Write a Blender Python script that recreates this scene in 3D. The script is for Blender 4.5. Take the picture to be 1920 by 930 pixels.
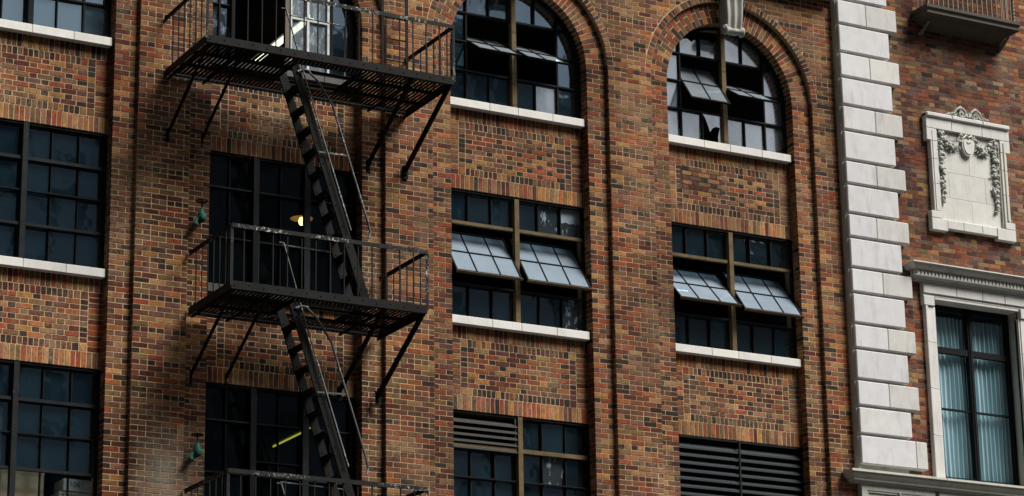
import bpy, math, random
from mathutils import noise as mnoise
from mathutils import Vector, Matrix
rnd = random.Random(7)
R = math.radians
for o in list(bpy.data.objects): bpy.data.objects.remove(o)
SC = bpy.context.scene
COL = SC.collection

# ------------------------------------------------------------------ camera
YAW, PITCH, ROLL = 0.5068, 0.2943, -0.016
fw = Vector((math.sin(YAW)*math.cos(PITCH), math.cos(YAW)*math.cos(PITCH), math.sin(PITCH)))
rt0 = Vector((math.cos(YAW), -math.sin(YAW), 0)); up0 = rt0.cross(fw)
cr, sr = math.cos(ROLL), math.sin(ROLL)
rt = rt0*cr + up0*sr; up = up0*cr - rt0*sr
cd = bpy.data.cameras.new('camera'); cam = bpy.data.objects.new('camera', cd); COL.objects.link(cam)
M = Matrix((rt, up, -fw)).transposed().to_4x4(); M.translation = Vector((-12.588, -32.397, -12.10))
cam.matrix_world = M
cd.sensor_width = 36; cd.lens = 5013.16/1920*36; cd.clip_start = .5; cd.clip_end = 2000
SC.camera = cam

# ------------------------------------------------------------------ light
SUN = Vector((0.85, -1.0, 1.55)).normalized()           # towards the veiled sun
elev = math.asin(SUN.z); az = math.atan2(SUN.x, SUN.y)
w = bpy.data.worlds.new('World'); SC.world = w; w.use_nodes = True
nt = w.node_tree; bg = nt.nodes['Background']
sky = nt.nodes.new('ShaderNodeTexSky'); sky.sky_type = 'NISHITA'; sky.sun_disc = False
sky.sun_elevation = elev; sky.sun_rotation = az; sky.air_density = 1.0; sky.dust_density = 4.0; sky.ozone_density = 1.0
hs = nt.nodes.new('ShaderNodeHueSaturation'); hs.inputs['Saturation'].default_value = .45
nt.links.new(sky.outputs[0], hs.inputs['Color'])
# thin cloud layer: brighter overhead than at the horizon
tcw = nt.nodes.new('ShaderNodeTexCoord'); sx = nt.nodes.new('ShaderNodeSeparateXYZ'); nt.links.new(tcw.outputs['Generated'], sx.inputs[0])
cn = nt.nodes.new('ShaderNodeTexNoise'); cn.inputs['Scale'].default_value = 3.5; cn.inputs['Detail'].default_value = 5; nt.links.new(tcw.outputs['Generated'], cn.inputs[0])
crp = nt.nodes.new('ShaderNodeValToRGB'); crp.color_ramp.elements[0].position = .0; crp.color_ramp.elements[0].color = (.66, .71, .78, 1)
crp.color_ramp.elements[1].position = .9; crp.color_ramp.elements[1].color = (1, 1.02, 1.05, 1); nt.links.new(sx.outputs['Z'], crp.inputs[0])
cm = nt.nodes.new('ShaderNodeMix'); cm.data_type = 'RGBA'; cm.blend_type = 'MULTIPLY'; cm.inputs[0].default_value = .5; nt.links.new(crp.outputs[0], cm.inputs[6]); nt.links.new(cn.outputs[0], cm.inputs[7])
cs = nt.nodes.new('ShaderNodeVectorMath'); cs.operation = 'SCALE'; cs.inputs['Scale'].default_value = 8; nt.links.new(cm.outputs[2], cs.inputs[0])
wm = nt.nodes.new('ShaderNodeMix'); wm.data_type = 'RGBA'; wm.inputs[0].default_value = .6; nt.links.new(hs.outputs[0], wm.inputs[6]); nt.links.new(cs.outputs[0], wm.inputs[7])
nt.links.new(wm.outputs[2], bg.inputs[0])
bg.inputs[1].default_value = .05
ld = bpy.data.lights.new('sun', 'SUN'); ld.energy = 4.8; ld.angle = R(28); ld.color = (1, .96, .91)
lo = bpy.data.objects.new('sun', ld); COL.objects.link(lo); lo.location = (20, -20, 30)
lo.rotation_euler = SUN.to_track_quat('Z', 'Y').to_euler()
vs = SC.view_settings; vs.view_transform = 'Standard'; vs.look = 'None'; vs.gamma = 1; vs.exposure = 0.25
SC.render.engine = 'CYCLES'
SC.cycles.max_bounces = 6; SC.cycles.transparent_max_bounces = 12

# ------------------------------------------------------------------ mesh builder
class MB:
    def __init__(s): s.v = []; s.f = []; s.m = []; s.c = []; s.sm = []; s.M = None
    def pt(s, p):
        p = Vector(p)
        if s.M is not None: p = s.M @ p
        s.v.append(tuple(p)); return len(s.v)-1
    def face(s, ids, mat=0, col=(1, 1, 1), smooth=False):
        s.f.append(tuple(ids)); s.m.append(mat); s.c.append(col); s.sm.append(smooth)
    def poly(s, pts, mat=0, col=(1, 1, 1)): s.face([s.pt(p) for p in pts], mat, col)
    def box(s, a, b, mat=0, col=(1, 1, 1), bev=0):
        x0, y0, z0 = [min(a[i], b[i]) for i in range(3)]; x1, y1, z1 = [max(a[i], b[i]) for i in range(3)]
        if bev:
            e = bev
            pr = [(x0, y0+e), (x0+e, y0), (x1-e, y0), (x1, y0+e), (x1, y1-e), (x1-e, y1), (x0+e, y1), (x0, y1-e)]
            inn = [(min(max(p[0], x0+e), x1-e), min(max(p[1], y0+e), y1-e)) for p in pr]
            rings = [[(p[0], p[1], z0) for p in inn], [(p[0], p[1], z0+e) for p in pr], [(p[0], p[1], z1-e) for p in pr], [(p[0], p[1], z1) for p in inn]]
            ids = [[s.pt(p) for p in r] for r in rings]
            for j in range(3):
                for i in range(8): s.face([ids[j][i], ids[j][(i+1) % 8], ids[j+1][(i+1) % 8], ids[j+1][i]], mat, col)
            for r, rev in ((0, True), (3, False)):
                q = [ids[r][1], ids[r][2], ids[r][4], ids[r][6]]
                q = [ids[r][i] for i in (0, 2, 4, 6)]
                s.face(q[::-1] if rev else q, mat, col)
            return
        i = [s.pt(p) for p in ((x0, y0, z0), (x1, y0, z0), (x1, y1, z0), (x0, y1, z0), (x0, y0, z1), (x1, y0, z1), (x1, y1, z1), (x0, y1, z1))]
        for q in ((0, 3, 2, 1), (4, 5, 6, 7), (0, 1, 5, 4), (1, 2, 6, 5), (2, 3, 7, 6), (3, 0, 4, 7)): s.face([i[k] for k in q], mat, col)
    def prism(s, pts, vec, mat=0, col=(1, 1, 1), back=False):
        v = Vector(vec); a = [s.pt(p) for p in pts]; b = [s.pt(Vector(p)+v) for p in pts]; n = len(pts)
        s.face(a, mat, col)
        for i in range(n): s.face([a[i], b[i], b[(i+1) % n], a[(i+1) % n]], mat, col)
        if back: s.face(b[::-1], mat, col)
    def tube(s, path, r, sides=8, mat=0, col=(1, 1, 1), caps=True, twist=None):
        P = [Vector(p) for p in path]; ids = []
        ref = Vector((0, 0, 1)) if abs((P[1]-P[0]).normalized().z) < .9 else Vector((0, 1, 0))
        for k, p in enumerate(P):
            t = (P[min(k+1, len(P)-1)]-P[max(k-1, 0)]).normalized()
            u = t.cross(ref).normalized(); ref = u.cross(t).normalized(); w_ = ref
            rr = r[k] if isinstance(r, (list, tuple)) else r
            ids.append([s.pt(p+(u*math.cos(6.2832*i/sides)+w_*math.sin(6.2832*i/sides))*rr) for i in range(sides)])
        for k in range(len(P)-1):
            for i in range(sides): s.face([ids[k][i], ids[k][(i+1) % sides], ids[k+1][(i+1) % sides], ids[k+1][i]], mat, col, sides > 4)
        if caps: s.face(ids[0], mat, col); s.face(ids[-1][::-1], mat, col)
    def bar(s, a, b, wdt, thk, nrm=(0, -1, 0), mat=0, col=(1, 1, 1)):
        """flat bar from a to b; thickness along nrm, width across"""
        a = Vector(a); b = Vector(b); t = (b-a).normalized(); n = Vector(nrm); n = (n-t*n.dot(t)).normalized(); u = t.cross(n)
        q = [a+u*wdt/2+n*thk/2, a-u*wdt/2+n*thk/2, a-u*wdt/2-n*thk/2, a+u*wdt/2-n*thk/2]
        s.prism(q, b-a, mat, col, True)
    def ball(s, c, r, seg=8, rings=6, mat=0, sq=(1, 1, 1), col=(1, 1, 1)):
        c = Vector(c); ids = []
        for j in range(rings+1):
            th = math.pi*j/rings
            ids.append([s.pt((c.x+r*sq[0]*math.sin(th)*math.cos(6.2832*i/seg), c.y+r*sq[1]*math.sin(th)*math.sin(6.2832*i/seg), c.z+r*sq[2]*math.cos(th))) for i in range(seg)])
        for j in range(rings):
            for i in range(seg): s.face([ids[j][i], ids[j+1][i], ids[j+1][(i+1) % seg], ids[j][(i+1) % seg]], mat, col, True)
    def lathe(s, c, prof, axis='z', seg=14, mat=0, col=(1, 1, 1)):
        """prof: list of (radius, along)"""
        c = Vector(c); ids = []
        for r, h in prof:
            ring = []
            for i in range(seg):
                a = 6.2832*i/seg; x, y = r*math.cos(a), r*math.sin(a)
                ring.append(s.pt(c+Vector({'z': (x, y, h), 'y': (x, h, y), 'x': (h, x, y)}[axis])))
            ids.append(ring)
        for j in range(len(prof)-1):
            for i in range(seg): s.face([ids[j][i], ids[j][(i+1) % seg], ids[j+1][(i+1) % seg], ids[j+1][i]], mat, col, True)
        s.face(ids[0], mat, col); s.face(ids[-1][::-1], mat, col)
    def build(s, name, mats, parent=None):
        me = bpy.data.meshes.new(name); me.from_pydata(s.v, [], s.f); me.update()
        if not isinstance(mats, (list, tuple)): mats = [mats]
        for m_ in mats: me.materials.append(m_)
        me.polygons.foreach_set('material_index', s.m)
        me.polygons.foreach_set('use_smooth', s.sm)
        if True:
            at = me.attributes.new('tint', 'FLOAT_COLOR', 'FACE')
            fl = []
            for c in s.c: fl += [c[0], c[1], c[2], 1.0]
            at.data.foreach_set('color', fl)
        o = bpy.data.objects.new(name, me); COL.objects.link(o)
        if parent: o.parent = parent
        return o
def empty(name, parent=None, loc=(0, 0, 0)):
    o = bpy.data.objects.new(name, None); COL.objects.link(o); o.empty_display_size = .2
    if parent: o.parent = parent
    return o
def tag(o, label=None, cat=None, group=None, kind=None):
    if label: o['label'] = label
    if cat: o['category'] = cat
    if group: o['group'] = group
    if kind: o['kind'] = kind
    return o

# ------------------------------------------------------------------ materials
def mat(name): 
    m_ = bpy.data.materials.new(name); m_.use_nodes = True; n = m_.node_tree
    return m_, n, n.nodes['Principled BSDF']
def noise(n, scale, detail=4, rough=.55, stretch=None):
    tc = n.nodes.new('ShaderNodeTexCoord'); t = n.nodes.new('ShaderNodeTexNoise')
    t.inputs['Scale'].default_value = scale; t.inputs['Detail'].default_value = detail; t.inputs['Roughness'].default_value = rough
    if stretch:
        mp = n.nodes.new('ShaderNodeMapping'); mp.inputs['Scale'].default_value = stretch
        n.links.new(tc.outputs['Object'], mp.inputs[0]); n.links.new(mp.outputs[0], t.inputs[0])
    else: n.links.new(tc.outputs['Object'], t.inputs[0])
    return t.outputs[0]
def ramp(n, src, a, b, ca=(0, 0, 0), cb=(1, 1, 1)):
    r = n.nodes.new('ShaderNodeValToRGB'); r.color_ramp.elements[0].position = a; r.color_ramp.elements[1].position = b
    r.color_ramp.elements[0].color = (*ca, 1); r.color_ramp.elements[1].color = (*cb, 1)
    n.links.new(src, r.inputs[0]); return r.outputs[0]
def mix(n, fac, a, b, mode='MIX'):
    m_ = n.nodes.new('ShaderNodeMix'); m_.data_type = 'RGBA'; m_.blend_type = mode
    for k, v in ((0, fac), (6, a), (7, b)):
        if isinstance(v, (int, float)): m_.inputs[k].default_value = v
        elif isinstance(v, tuple): m_.inputs[k].default_value = (*v, 1)
        else: n.links.new(v, m_.inputs[k])
    return m_.outputs[2]
def bump(n, b, src, strength=.3, dist=.01):
    bp = n.nodes.new('ShaderNodeBump'); bp.inputs['Strength'].default_value = strength; bp.inputs['Distance'].default_value = dist
    n.links.new(src, bp.inputs['Height']); n.links.new(bp.outputs[0], b.inputs['Normal'])
def simple(name, colr, rough=.7, metal=0, var=.25, scale=9, bmp=.15, dark=None):
    m_, n, b = mat(name)
    ns = noise(n, scale, 6, .6)
    c2 = tuple(c*(1-var) for c in colr) if dark is None else dark
    n.links.new(ramp(n, ns, .3, .7, c2, tuple(min(1, c*(1+var*.5)) for c in colr)), b.inputs['Base Color'])
    b.inputs['Roughness'].default_value = rough; b.inputs['Metallic'].default_value = metal
    if bmp: bump(n, b, noise(n, scale*8, 3), bmp, .004)
    return m_

def brick_mat(name, smear=.45, patch=0):
    m_, n, b = mat(name)
    at = n.nodes.new('ShaderNodeAttribute'); at.attribute_name = 'tint'
    fine = noise(n, 60, 3, .7, (1.6, 1.6, .35))                    # vertical rug texture of the brick faces
    c = mix(n, 1.0, at.outputs['Color'], ramp(n, fine, .3, .72, (.45, .45, .45), (1.45, 1.42, 1.38)), 'MULTIPLY')
    blot = noise(n, 9, 4, .65)
    c = mix(n, 1.0, c, ramp(n, blot, .32, .68, (.72, .72, .74), (1.2, 1.17, 1.12)), 'MULTIPLY')
    big = noise(n, 1.1, 5, .6)
    sm = ramp(n, big, .50, .68, (0, 0, 0), (smear, smear, smear))
    sm2 = mix(n, 1.0, sm, ramp(n, noise(n, 22, 4, .7), .38, .62), 'MULTIPLY')
    c = mix(n, sm2, c, (.30, .215, .13))                          # mortar smeared over the faces
    soot = ramp(n, noise(n, .55, 5, .6, (1, 1, .45)), .35, .62, (.62, .62, .64), (1.08, 1.08, 1.06))
    c = mix(n, 1.0, c, soot, 'MULTIPLY')
    if patch:
        # lime bloom with a shape of its own low on the pier beside the first bay
        tc = n.nodes.new('ShaderNodeTexCoord'); vm = n.nodes.new('ShaderNodeVectorMath'); vm.operation = 'DISTANCE'
        mp = n.nodes.new('ShaderNodeMapping'); mp.inputs['Scale'].default_value = (1, 0, .55)
        n.links.new(tc.outputs['Object'], mp.inputs[0]); n.links.new(mp.outputs[0], vm.inputs[0]); vm.inputs[1].default_value = (.12, 0, -4.75*.55)
        ad = n.nodes.new('ShaderNodeMath'); ad.operation = 'ADD'; n.links.new(vm.outputs['Value'], ad.inputs[0])
        m2 = n.nodes.new('ShaderNodeMath'); m2.operation = 'MULTIPLY'; m2.inputs[1].default_value = .9
        n.links.new(noise(n, 5, 5, .7), m2.inputs[0]); n.links.new(m2.outputs[0], ad.inputs[1])
        k = ramp(n, ad.outputs[0], .45, .95, (.45, .45, .45), (0, 0, 0))
        c = mix(n, k, c, (.40, .38, .31))
    n.links.new(c, b.inputs['Base Color']); b.inputs['Roughness'].default_value = .88
    b.inputs['Specular IOR Level'].default_value = .25
    bump(n, b, fine, .5, .006)
    return m_
def mortar_mat(name, a, b2):
    m_, n, b = mat(name)
    c = ramp(n, noise(n, 14, 5, .7), .3, .7, b2, a)
    c = mix(n, 1.0, c, ramp(n, noise(n, .55, 5, .6, (1, 1, .45)), .35, .62, (.55, .55, .56), (1.05, 1.05, 1.05)), 'MULTIPLY')
    n.links.new(c, b.inputs['Base Color']); b.inputs['Roughness'].default_value = .95
    bump(n, b, noise(n, 90, 3), .6, .005)
    return m_
M_BRICK = brick_mat('weathered_brick', .72, 1)
M_BRICK2 = brick_mat('neighbour_brick', .4)
M_MORT = mortar_mat('lime_mortar', (.66, .48, .29), (.40, .28, .16))
M_MORT2 = mortar_mat('pink_mortar', (.55, .42, .32), (.34, .25, .18))
M_JOINT = simple('eroded_joint', (.03, .025, .02), .95)
def stone_mat(name, base, streak=.35, grime=(.22, .22, .18), amt=.5):
    m_, n, b = mat(name)
    c = ramp(n, noise(n, 5, 6, .65), .3, .7, tuple(x*.86 for x in base), base)
    g = ramp(n, noise(n, 3.2, 6, .7, (2.2, 2.2, .5)), .52, .75, (0, 0, 0), (amt, amt, amt))
    c = mix(n, g, c, grime)
    c = mix(n, 1.0, c, ramp(n, noise(n, 160, 2, .8), .3, .7, (.86, .86, .86), (1.06, 1.06, 1.06)), 'MULTIPLY')
    at = n.nodes.new('ShaderNodeAttribute'); at.attribute_name = 'tint'
    c = mix(n, 1.0, c, at.outputs['Color'], 'MULTIPLY')
    n.links.new(c, b.inputs['Base Color']); b.inputs['Roughness'].default_value = .75
    bump(n, b, noise(n, 70, 4, .7), .25, .006)
    return m_
M_STONE = stone_mat('white_terracotta', (.70, .70, .70), amt=.42)
M_SILL = stone_mat('white_sill', (.80, .79, .76), amt=.4, grime=(.45, .38, .26))
M_KEY = stone_mat('grimy_keystone', (.40, .40, .36), amt=.6, grime=(.06, .07, .06))
M_SOOTY = stone_mat('sooty_sill', (.09, .095, .095), amt=.3)
M_GREY = stone_mat('weathered_grey_stone', (.50, .50, .44), amt=.6, grime=(.14, .16, .13))
M_RELIEF = stone_mat('relief_stone', (.72, .71, .67), amt=.4, grime=(.30, .31, .26))
M_ORN = stone_mat('ornament_stone', (.48, .49, .44), amt=.85, grime=(.10, .11, .09))

def iron_mat(name, base, chips=.0, rough=.55):
    m_, n, b = mat(name)
    c = ramp(n, noise(n, 6, 6, .65), .3, .7, tuple(x*.6 for x in base), tuple(x*1.25 for x in base))
    rust = ramp(n, noise(n, 13, 6, .75), .60, .70, (0, 0, 0), (.65, .65, .65))
    c = mix(n, rust, c, (.030, .018, .012))
    if chips:
        f = ramp(n, noise(n, 26, 5, .8), .5+.24*(1-chips), .53+.24*(1-chips), (0, 0, 0), (1, 1, 1))
        f = mix(n, 1.0, f, ramp(n, noise(n, 1.7, 2), .45, .6), 'MULTIPLY')
        c = mix(n, f, c, (.55, .56, .53))
    n.links.new(c, b.inputs['Base Color']); b.inputs['Roughness'].default_value = rough; b.inputs['Specular IOR Level'].default_value = .14
    bump(n, b, noise(n, 60, 5, .75), .5, .006)
    return m_
M_IRON = iron_mat('painted_iron', (.009, .0095, .0085), .12, .7)
M_RAIL = iron_mat('flaking_iron_rail', (.012, .013, .013), .76, .6)
M_DARKIRON = iron_mat('sooty_iron', (.0035, .0035, .004), .0, .75)
M_PIPE = iron_mat('worn_pipe', (.10, .105, .11), .8, .35)
M_STEEL = iron_mat('dark_window_steel', (.007, .008, .009), .0, .75)
M_GREYSTEEL = iron_mat('grey_window_steel', (.012, .014, .016), .35, .6)
M_TAN = iron_mat('tan_window_paint', (.135, .095, .045), .0, .6)
M_WHITEPAINT = simple('white_paint', (.62, .64, .62), .5, 0, .35, 14)
M_BROWN = simple('brown_paint', (.10, .075, .045), .6)
M_LOUVRE = simple('louvre_blades', (.036, .034, .029), .6)
M_LOUVRE2 = simple('blue_louvre_blades', (.010, .017, .022), .5)

def glass_mat(name, refl=.42, bs=.06, bp_=(.5, .62), tint=(.40, .52, .58), gtint=(.58, .80, 1.0), haze=0, hazecol=(.35, .42, .46), blot=0, rough=.03, trans=.0):
    m_, n, b = mat(name); n.nodes.remove(b); out = n.nodes['Material Output']
    tr = n.nodes.new('ShaderNodeBsdfTransparent'); tr.inputs[0].default_value = (*tint, 1)
    gl = n.nodes.new('ShaderNodeBsdfGlossy'); gl.inputs[0].default_value = (*gtint, 1); gl.inputs['Roughness'].default_value = rough
    bp = n.nodes.new('ShaderNodeBump'); bp.inputs['Strength'].default_value = bs; bp.inputs['Distance'].default_value = .05
    n.links.new(noise(n, 2.2, 2), bp.inputs['Height']); n.links.new(bp.outputs[0], gl.inputs['Normal'])
    m1 = n.nodes.new('ShaderNodeMixShader'); m1.inputs[0].default_value = refl
    n.links.new(tr.outputs[0], m1.inputs[1]); n.links.new(gl.outputs[0], m1.inputs[2])
    last = m1.outputs[0]
    df = n.nodes.new('ShaderNodeBsdfDiffuse'); df.inputs[0].default_value = (*hazecol, 1)
    dd = df.outputs[0]
    if trans:
        tl = n.nodes.new('ShaderNodeBsdfTranslucent'); tl.inputs[0].default_value = (*hazecol, 1)
        m0 = n.nodes.new('ShaderNodeMixShader'); m0.inputs[0].default_value = trans
        n.links.new(dd, m0.inputs[1]); n.links.new(tl.outputs[0], m0.inputs[2]); dd = m0.outputs[0]
    m2 = n.nodes.new('ShaderNodeMixShader'); n.links.new(last, m2.inputs[1]); n.links.new(dd, m2.inputs[2])
    if blot:
        v = ramp(n, noise(n, 7, 5, .65, (2.2, 1, .7)), bp_[0], bp_[1], (haze, haze, haze), (blot, blot, blot))
    else:
        lo_k, hi_k = (.9, 1.08) if bs < .02 else (.5, 1.3)
        v = ramp(n, noise(n, 2.6, 5, .6), .35, .7, (haze*lo_k,)*3, (haze*hi_k,)*3)
    n.links.new(v, m2.inputs[0]); n.links.new(m2.outputs[0], out.inputs[0])
    return m_
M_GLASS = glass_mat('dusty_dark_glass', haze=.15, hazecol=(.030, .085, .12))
M_GLASS_BLACK = glass_mat('dark_door_glass', .08, haze=.03, hazecol=(.06, .10, .12))
M_GLASS_TOP = glass_mat('sky_blue_glass', .62, gtint=(.55, .74, .88), haze=.15, hazecol=(.18, .30, .36))
M_GLASS_PALE = glass_mat('frosted_glass', .85, gtint=(.86, .93, 1.0), haze=.35, hazecol=(.42, .50, .58), rough=.12, trans=.3)
M_GLASS_SASH2 = glass_mat('dusty_vent_glass', .45, bs=.01, haze=.34, hazecol=(.52, .60, .66), rough=.05, trans=.1)
M_GLASS_SASH = glass_mat('dusty_sash_glass', .50, bs=.01, haze=.60, hazecol=(.40, .50, .60), rough=.04, trans=.15)
M_GLASS_BLOT = glass_mat('paint_streaked_glass', .3, bp_=(.56, .60), haze=.06, blot=.6, hazecol=(.36, .48, .55))
M_GLASS_CLEAR = glass_mat('clear_glass', .07, tint=(.93, .97, 1.0), haze=.0)
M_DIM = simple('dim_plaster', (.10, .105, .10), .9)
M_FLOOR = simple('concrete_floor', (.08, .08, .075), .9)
def curtain_mat():
    m_, n, b = mat('teal_curtain')
    b.inputs['Base Color'].default_value = (.30, .52, .56, 1); b.inputs['Roughness'].default_value = .85
    n.links.new(ramp(n, noise(n, 3, 5, .6, (14, 14, .4)), .3, .7, (.30, .46, .50), (.50, .66, .68)), b.inputs['Base Color'])
    return m_
M_CURT = curtain_mat()
def emit(name, colr, st):
    m_, n, b = mat(name); b.inputs['Emission Color'].default_value = (*colr, 1); b.inputs['Emission Strength'].default_value = st
    b.inputs['Base Color'].default_value = (*colr, 1); return m_
M_TUBE = emit('fluorescent_glow', (.95, 1, .72), 1.6)
M_TUBE2 = emit('yellow_tube_glow', (1.0, .78, .08), .75)
M_BULB = emit('warm_bulb_glow', (1, .55, .16), 9)
M_SHADE = simple('lamp_enamel', (.45, .33, .16), .4)
M_CORD = simple('black_cord', (.01, .01, .01), .6)
M_CARD = simple('cardboard', (.46, .36, .22), .85, var=.3, scale=4)
M_PAPER = simple('white_box_card', (.66, .67, .60), .8)
M_INK = simple('black_ink', (.015, .015, .02), .6)
M_GREEN = iron_mat('green_valve_paint', (.025, .12, .09), .3, .35)

# ------------------------------------------------------------------ dimensions
C = .075; BP = 3.7438; HW = .3831; PW = .3353; EDGE = HW+PW
D1 = .080; D2 = .235; GY = .29; BACK = .50
FL = 44*C; OW = (BP-2*EDGE)/2                       # half opening 1.153
ZTOP = 4.05; ZBOT = -6.6; SPR = 2.18; RI = OW; RO = OW+PW
SILLT = -1.938; SILLB = -2.058

PAL = dict(red=(.25, .075, .034), orange=(.33, .135, .055), maroon=(.105, .034, .024), purple=(.145, .078, .066), tan=(.34, .225, .115),
           olive=(.185, .130, .068), pink=(.27, .15, .10), char=(.036, .028, .024), gold=(.34, .20, .07), brown=(.165, .088, .045))
def pick(wts):
    t = rnd.random()*sum(wts.values())
    for k, v in wts.items():
        t -= v
        if t <= 0: break
    c = PAL[k]; g = rnd.uniform(.78, 1.2)
    return tuple(min(1, x*g*rnd.uniform(.93, 1.07)) for x in c)
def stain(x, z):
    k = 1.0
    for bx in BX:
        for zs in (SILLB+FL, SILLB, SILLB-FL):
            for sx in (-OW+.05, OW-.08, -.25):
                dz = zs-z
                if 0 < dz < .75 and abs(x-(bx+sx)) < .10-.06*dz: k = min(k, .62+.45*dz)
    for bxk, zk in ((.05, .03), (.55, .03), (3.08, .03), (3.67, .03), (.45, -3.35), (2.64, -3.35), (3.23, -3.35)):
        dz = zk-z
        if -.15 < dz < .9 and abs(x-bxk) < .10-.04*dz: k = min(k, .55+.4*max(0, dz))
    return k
def tint(x, z, kind='s'):
    n1 = mnoise.noise(Vector((x*.55, z*.45, 3.1))); n2 = mnoise.noise(Vector((x*1.3, z*1.1, 9.7)))
    h = max(0, min(1, (z+4.5)/7.5+(x-3)/22+.9*n1))
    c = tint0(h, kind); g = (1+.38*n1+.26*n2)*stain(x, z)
    if -.45 < x < 3.35: g *= .74+.5*mnoise.noise(Vector((x*.9, z*.7, 21.3)))  # fire-escape bay: soot, plus shade of the landings painted into the brick tint
    return tuple(max(.004, min(1, v*g*q)) for v, q in zip(c, (1.00, .80, .645)))
def tint0(h, kind):
    if kind == 'h':
        return pick(dict(char=.30, maroon=.24, purple=.16, red=.08, olive=.10, brown=.08, pink=.03*h, tan=.05))
    if kind == 'd':
        return pick(dict(char=.55, maroon=.25, purple=.15, olive=.08, brown=.1, gold=.03, red=.04))
    if kind == 'sol':
        return pick(dict(red=.17, orange=.12, maroon=.10, purple=.11, tan=.13+.15*h, olive=.12, pink=.14, char=.02, gold=.08, brown=.06))
    if kind == 'panel':
        return pick(dict(red=.24, orange=.14, maroon=.10, purple=.14, tan=.05+.1*h, olive=.07, pink=.13, gold=.08, brown=.05))
    return pick(dict(red=.20-.04*h, orange=.07+.05*h, maroon=.17-.10*h, purple=.15-.03*h, tan=.03+.15*h, olive=.12, pink=.06+.12*h, char=.05-.03*h, gold=.04+.03*h, brown=.13))

FRONT = lambda y: (lambda u, w_: Vector((u, y, w_)), Vector((0, 1, 0)))
def SIDE(x, s): return (lambda u, w_: Vector((x, u, w_)), Vector((-s, 0, 0)))      # s=-1 faces -x
J = .0074
def brick(mb, plane, u0, u1, w0, w1, col, depth=.02, joint=J, clip=None, m_=0):
    P, inn = plane
    e = lambda: rnd.uniform(-.0015, .0015)
    q = [(u0+joint+e(), w0+joint+e()), (u1-joint+e(), w0+joint+e()), (u1-joint+e(), w1-joint+e()), (u0+joint+e(), w1-joint+e())]
    if clip:
        q = clip(q, joint)
        if not q or len(q) < 3: return
        a = sum(q[i][0]*q[(i+1) % len(q)][1]-q[(i+1) % len(q)][0]*q[i][1] for i in range(len(q)))/2
        if abs(a) < .0006: return
    off = inn*rnd.uniform(-.002, .002)
    mb.prism([P(*p)+off for p in q], inn*depth, m_, col)
def row(mb, plane, u0, u1, w0, w1, seq, off, kinds, x_of=None, clip=None):
    """bricks of the lengths seq (cycled), started at u0-off, cut to u0..u1"""
    cuts = []; u = u0-off; i = 0
    while u < u1-.001:
        a, b = max(u, u0), min(u+seq[i % len(seq)], u1)
        if b > u0: cuts.append([a, b, kinds[i % len(kinds)]])
        u += seq[i % len(seq)]; i += 1
    k = 0
    while k < len(cuts) and len(cuts) > 1:                          # no slivers
        if cuts[k][1]-cuts[k][0] < .05:
            if k > 0: cuts[k-1][1] = cuts[k][1]
            else: cuts[1][0] = cuts[0][0]
            cuts.pop(k)
        else: k += 1
    for a, b, kd in cuts:
        x = x_of if x_of is not None else (a+b)/2
        if b-a < .14 and kd == 's': kd = 's' if rnd.random() < .6 else 'h'
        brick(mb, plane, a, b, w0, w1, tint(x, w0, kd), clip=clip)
def clip_half(q, c, d, r):
    out = []
    for i in range(len(q)):
        p, s_ = q[i], q[(i+1) % len(q)]
        fp = (p[0]-c[0])*d[0]+(p[1]-c[1])*d[1]-r; fs = (s_[0]-c[0])*d[0]+(s_[1]-c[1])*d[1]-r
        if fp >= 0: out.append(p)
        if fp*fs < 0:
            t = fp/(fp-fs); out.append((p[0]+(s_[0]-p[0])*t, p[1]+(s_[1]-p[1])*t))
    return out
def arch_clip(centers, r):
    def f(q, joint):
        for c in centers:
            mx = sum(p[0] for p in q)/len(q); mz = sum(p[1] for p in q)/len(q)
            if abs(mx-c) > r+.3: continue
            if mz+.08 < SPR: 
                continue
            dx, dz = mx-c, mz-SPR; L = math.hypot(dx, dz) or 1
            if L < r-.2: return []
            q = clip_half(q, (c, SPR), (dx/L, dz/L), r+joint*.6)
            if len(q) < 3: return []
        return q
    return f

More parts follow.
